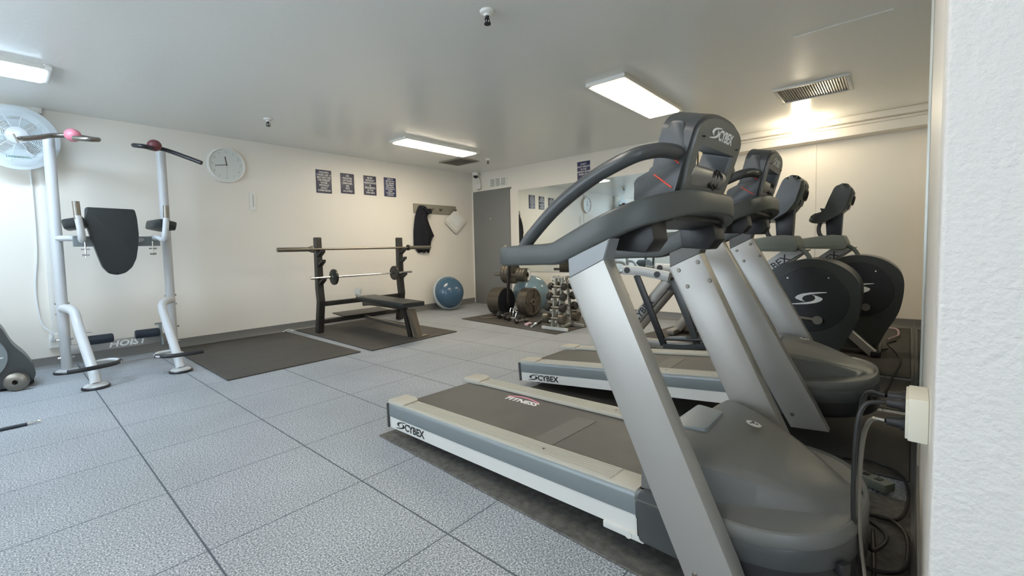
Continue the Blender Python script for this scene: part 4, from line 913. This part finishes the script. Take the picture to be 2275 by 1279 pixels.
# ------------------------------------------------------------------ ellipticals
def elliptical(label):
    """local: flywheel near face at x=0, centre y=0, -y towards the wall"""
    t = thing('elliptical_trainer', label, 'elliptical trainer')
    shell = [(-.235, .62), (-.20, .74), (-.10, .825), (.03, .862), (.16, .845), (.29, .78), (.42, .66), (.50, .52), (.50, .30), (.36, .16), (.10, .08), (-.06, .07), (-.13, .22), (-.21, .40)]
    part('flywheel_housing', 'housing', t, lambda b: prism(b, rpoly(smooth2(shell), .03, 2), 0, .03, .47, .04, 4))
    dsc = part('side_disc', 'disc', t, lambda b: lathe(b, [(0, .03), (.245, .03), (.245, .0), (.235, -.012), (0, -.016)], (0.04, .06, .565), (1, 0, 0), 56))
    part('swirl_emblem', 'letter', dsc, lambda b: swirl(b, basis((.022, .055, .575), (0, -1, 0), (0, .08, 1)), .19))
    part('disc_rivet', 'chrome', dsc, lambda b: [cyl(b, (.022, .06 + .2 * math.cos(a), .565 + .2 * math.sin(a)), (.018, .06 + .2 * math.cos(a), .565 + .2 * math.sin(a)), .006, .006, 8) for a in (.9, 2.2, 4.9, 5.9)])
    part('crank', 'steel', t, lambda b: (tube(b, [(.015, -.0, .42), (.01, .2, .44)], .014, 12, 0), cyl(b, (.0, .0, .42), (.03, .0, .42), .03, .03, 18)))
    # tower strut, tray, post, console
    st = part('tower_strut', 'silver', t, lambda b: prism(b, rpoly([(.07, .93), (.24, .93), (.62, .62), (1.0, .30), (.86, .28), (.50, .56)], .01, 2), 0, .20, .30, .008))
    text('maker_lettering', 'CYBEX', .075, 'ink', st, basis((.198, .30, .80), (0, -1, .80), (0, .8, 1)), .02, .001)
    part('accessory_tray', 'greypad', t, lambda b: prism(b, rpoly([(.49, 1.005), (.49, .925), (.15, .915), (.13, .955), (.16, 1.035), (.24, 1.045), (.49, 1.015)], .012, 3), 0, .06, .44, .012))
    part('console_post', 'black', t, lambda b: prism(b, [(.185, 1.02), (.29, 1.02), (.30, 1.19), (.175, 1.24)], 0, .20, .30, .01))
    con = [(.415, 1.175), (.385, 1.235), (.335, 1.243), (.30, 1.26), (.27, 1.35), (.23, 1.455), (.20, 1.482), (.15, 1.487), (.118, 1.465), (.122, 1.39), (.155, 1.28), (.20, 1.215), (.30, 1.155), (.38, 1.15)]
    cs = part('console_shell', 'housing', t, lambda b: prism(b, rpoly(con, .02, 3), 0, .05, .45, .03, 3))
    part('console_back', 'greypad', cs, lambda b: prism(b, rpoly([(.135, 1.46), (.105, 1.44), (.108, 1.38), (.145, 1.27), (.18, 1.235), (.195, 1.25)], .008, 2), 0, .13, .37, .01))
    part('cable_coil', 'cord', cs, lambda b: [tube(b, [(.25 + d + .035 * math.cos(a), .108 + .02 * math.sin(a) * -.4, 1.34 + .035 * math.sin(a)) for a in [2 * math.pi * i / 16 for i in range(16)]], .006, 6, 0, closed=True) for d in (-.03, .03)])
    part('console_slot', 'black', cs, lambda b: [box(b, (.25, .108, 1.40), (.16, .012, .035), Euler((R(10), 0, 0)).to_matrix()), box(b, (.25, .138, 1.285), (.15, .012, .04), Euler((R(18), 0, 0)).to_matrix())])
    for x in (.12,): part('hand_grip', 'black', t, lambda b, x=x: tube(b, [(x, .27, 1.0), (x, .325, 1.04), (x, .34, 1.10), (x, .325, 1.17)], .016, 12))  # stands for the hose from the tray up to the console
    part('hose', 'greypad', t, lambda b: (tube(b, [(.12, .16, .955), (.12, .11, .93), (.12, .07, .88), (.12, .06, .83)], .016, 10)))
    # swing arms, pedals
    for x, ph in ((.02, 0), (.50, .12)):
        sa = part('rocker_link', 'whitepaint', t, lambda b, x=x, ph=ph: tube(b, [(x, 1.48 - ph, .765), (x, 1.30 - ph, .755), (x, 1.05 - ph, .71)], 0, 12, 5, flat=(.06, .085)))
        part('pivot_knob', 'black', sa, lambda b, x=x, ph=ph: [cyl(b, (x - .035, y - ph, z), (x + .035, y - ph, z), .028, .028, 20) for y, z in ((1.43, .765), (1.15, .73))])
        part('link_bar', 'black', t, lambda b, x=x, ph=ph: box(b, (x + .045, 1.245 - ph, .40), (.03, .055, .68), Euler((R(-22 ), 0, 0)).to_matrix(), bev=.004))
        part('link_bar', 'charcoal', t, lambda b, x=x, ph=ph: box(b, (x + .06, .93 - ph, .38), (.03, .055, .64), Euler((R(-20), 0, 0)).to_matrix(), bev=.004))
        part('pedal_arm', 'charcoal', t, lambda b, x=x, ph=ph: tube(b, [(x + .05, 1.12 - ph, .07 + ph), (x + .05, .85 - ph, .10 + ph), (x + .05, .35, .26)], 0, 12, 4, flat=(.05, .06)))
        part('pedal', 'black', t, lambda b, x=x, ph=ph: (box(b, (x + .05, .93 - ph, .165 + ph), (.15, .33, .02), Euler((R(-6), 0, 0)).to_matrix(), bev=.008), box(b, (x + .05, .77 - ph, .20 + ph), (.15, .02, .07), bev=.008)))
    rl = part('rear_strut', 'silver', t, lambda b: tube(b, [(.12, 1.10, .66), (.12, 1.58, .06)], 0, 12, 0, flat=(.07, .10)))
    text('maker_lettering', 'CYBEX', .085, 'ink', rl, basis((.083, 1.32, .38), (0, -.63, .78), (0, .78, .63)), .025, .001)
    part('rear_strut', 'silver', t, lambda b: tube(b, [(.40, 1.10, .66), (.40, 1.58, .06)], 0, 12, 0, flat=(.07, .10)))
    part('pivot_cover', 'black', t, lambda b: prism(b, rpoly([(1.17, .70), (.95, .70), (.95, .59), (1.05, .57), (1.13, .60)], .05, 4), 0, .09, .43, .01))
    part('base_beam', 'silver', t, lambda b: box(b, (.25, .75, .055), (.12, 1.6, .06), bev=.01))
    part('rear_stabiliser', 'silver', t, lambda b: box(b, (.25, 1.6, .04), (.62, .08, .05), bev=.01))
    part('front_foot', 'silver', t, lambda b: (tube(b, [(.02, .24, .33), (-.0, -.06, .03)], 0, 12, 0, flat=(.06, .07)),))
    part('front_stabiliser', 'black', t, lambda b: box(b, (.25, -.07, .035), (.56, .07, .05), bev=.01))
    return t
def smooth2(pts):
    n = len(pts); P = [Vector((p[0], p[1], 0)) for p in pts]; out = []
    for i in range(n):
        p0, p1, p2, p3 = P[i - 1], P[i], P[(i + 1) % n], P[(i + 2) % n]
        for j in range(3):
            t_ = j / 3; q = .5 * ((2 * p1) + (p2 - p0) * t_ + (2 * p0 - 5 * p1 + 4 * p2 - p3) * t_ * t_ + (3 * p1 - p0 - 3 * p2 + p3) * t_ ** 3)
            out.append((q.x, q.y))
    return out
E1 = elliptical('nearer elliptical trainer, just behind the second treadmill, white swirl fully visible')
E2 = copy_tree(E1)
E1.location = (3.95, .39, .008); E2.location = (4.92, .16, .008)
E2['label'] = 'farther elliptical trainer against the alcove wall, its swirl partly covered'

# ------------------------------------------------------------------ right wall outlet and cords
OX = 1.45
t = thing('outlet_box', 'cream surface outlet box low on the right wall beside the near treadmill', 'outlet', (OX, rwy(OX), .565), R(-1.4))
part('box_body', 'cream', t, lambda b: box(b, (.07, .018, 0), (.14, .036, .105), bev=.004))
part('cover_plate', 'cream', t, lambda b: box(b, (.07, .038, 0), (.13, .005, .098), bev=.002))
for k, (dx, dz) in enumerate(((.035, .025), (.035, -.022), (.10, .025))):
    p = part('plug', 'black', t, lambda b, dx=dx, dz=dz: (cyl(b, (dx, .04, dz), (dx, .075, dz), .014, .011, 14), cyl(b, (dx, .04, dz), (dx, .048, dz), .018, .018, 14)))
def cordo(name, pts, r, mt, label, owner=None):
    o = part(name, mt, None, lambda b: tube(b, pts, r, 8, 7))
    if owner: o.parent = owner; o.matrix_parent_inverse = owner.matrix_basis.inverted(); o['label'] = label
    else: tag(o, label, 'cord', None)
yw = rwy(OX)
OB = t
cordo('power_cord', [(OX + .035, .005, .59), (OX + .03, .045, .575), (OX + .02, .06, .50), (OX + .02, .062, .30), (OX + .03, .05, .10), (OX + .06, .03, .018), (OX + .2, .02, .016), (1.95, .03, .016)], .0055, 'cord', 'black power cord dropping from the top plug of the outlet box to the floor', OB)
cordo('power_cord', [(OX + .035, .005, .543), (OX + .045, .035, .53), (OX + .055, .05, .44), (OX + .03, .05, .25), (OX - .0, .035, .12), (OX - .1, .02, .03), (OX - .2, .0, .014)], .0055, 'steel', 'thin lighter cord dropping from the lower plug towards the camera', OB)
cordo('power_cord', [(OX + .10, .005, .59), (OX + .13, .05, .57), (OX + .17, .06, .40), (OX + .22, .05, .20), (OX + .28, .03, .06), (OX + .5, .0, .018), (2.1, .15, .016), (2.3, .25, .016)], .0055, 'cord', 'black power cord from the far plug curving to the second treadmill', OB)
cordo('cord_loop', [(1.95, .16, .02), (2.05, .02, .02), (2.0, -.045, .02), (1.85, -.055, .02), (1.72, -.03, .025), (1.70, .05, .02), (1.80, .14, .02), (1.93, .17, .03)], .006, 'cord', 'big loop of black cord on the floor beside the near treadmill nose')
cordo('cord_loop', [(2.5, .2, .02), (2.55, .04, .02), (2.45, -.05, .02), (2.2, -.06, .03), (2.05, -.02, .02), (2.1, .1, .02), (2.35, .2, .03)], .006, 'cord', 'loop of black cord on the floor under the outlet box, farther back')
cordo('loose_cable', [(3.3, .12, .016), (3.8, .02, .016), (4.3, -.02, .016), (4.8, -.06, .016), (5.2, -.04, .016), (5.6, .02, .016)], .006, 'cord', 'black cord running along the floor by the right wall near the ellipticals')
cordo('loose_cable', [(5.0, .2, .016), (5.2, .1, .016), (5.35, .02, .016), (5.6, .03, .016), (5.8, -.04, .016)], .006, 'cord', 'thin black cord snaking over the mat in front of the far elliptical')
cordo('extension_cord', [(6.6, .25, .02), (6.55, .1, .02), (6.5, -.04, .03), (6.1, -.06, .03), (5.9, -.02, .03), (5.75, .02, .03)], .009, 'pinkcord', 'pale pink extension cord on the floor in the alcove corner')
t = thing('power_strip', 'grey power strip lying on the floor beside the near treadmill nose', 'power strip', (2.35, .10, .03), R(60))
part('strip_body', 'greypad', t, lambda b: box(b, (0, 0, 0), (.26, .06, .035), bev=.006))
part('sockets', 'black', t, lambda b: [box(b, (-.09 + .045 * i, 0, .018), (.02, .025, .003)) for i in range(5)])
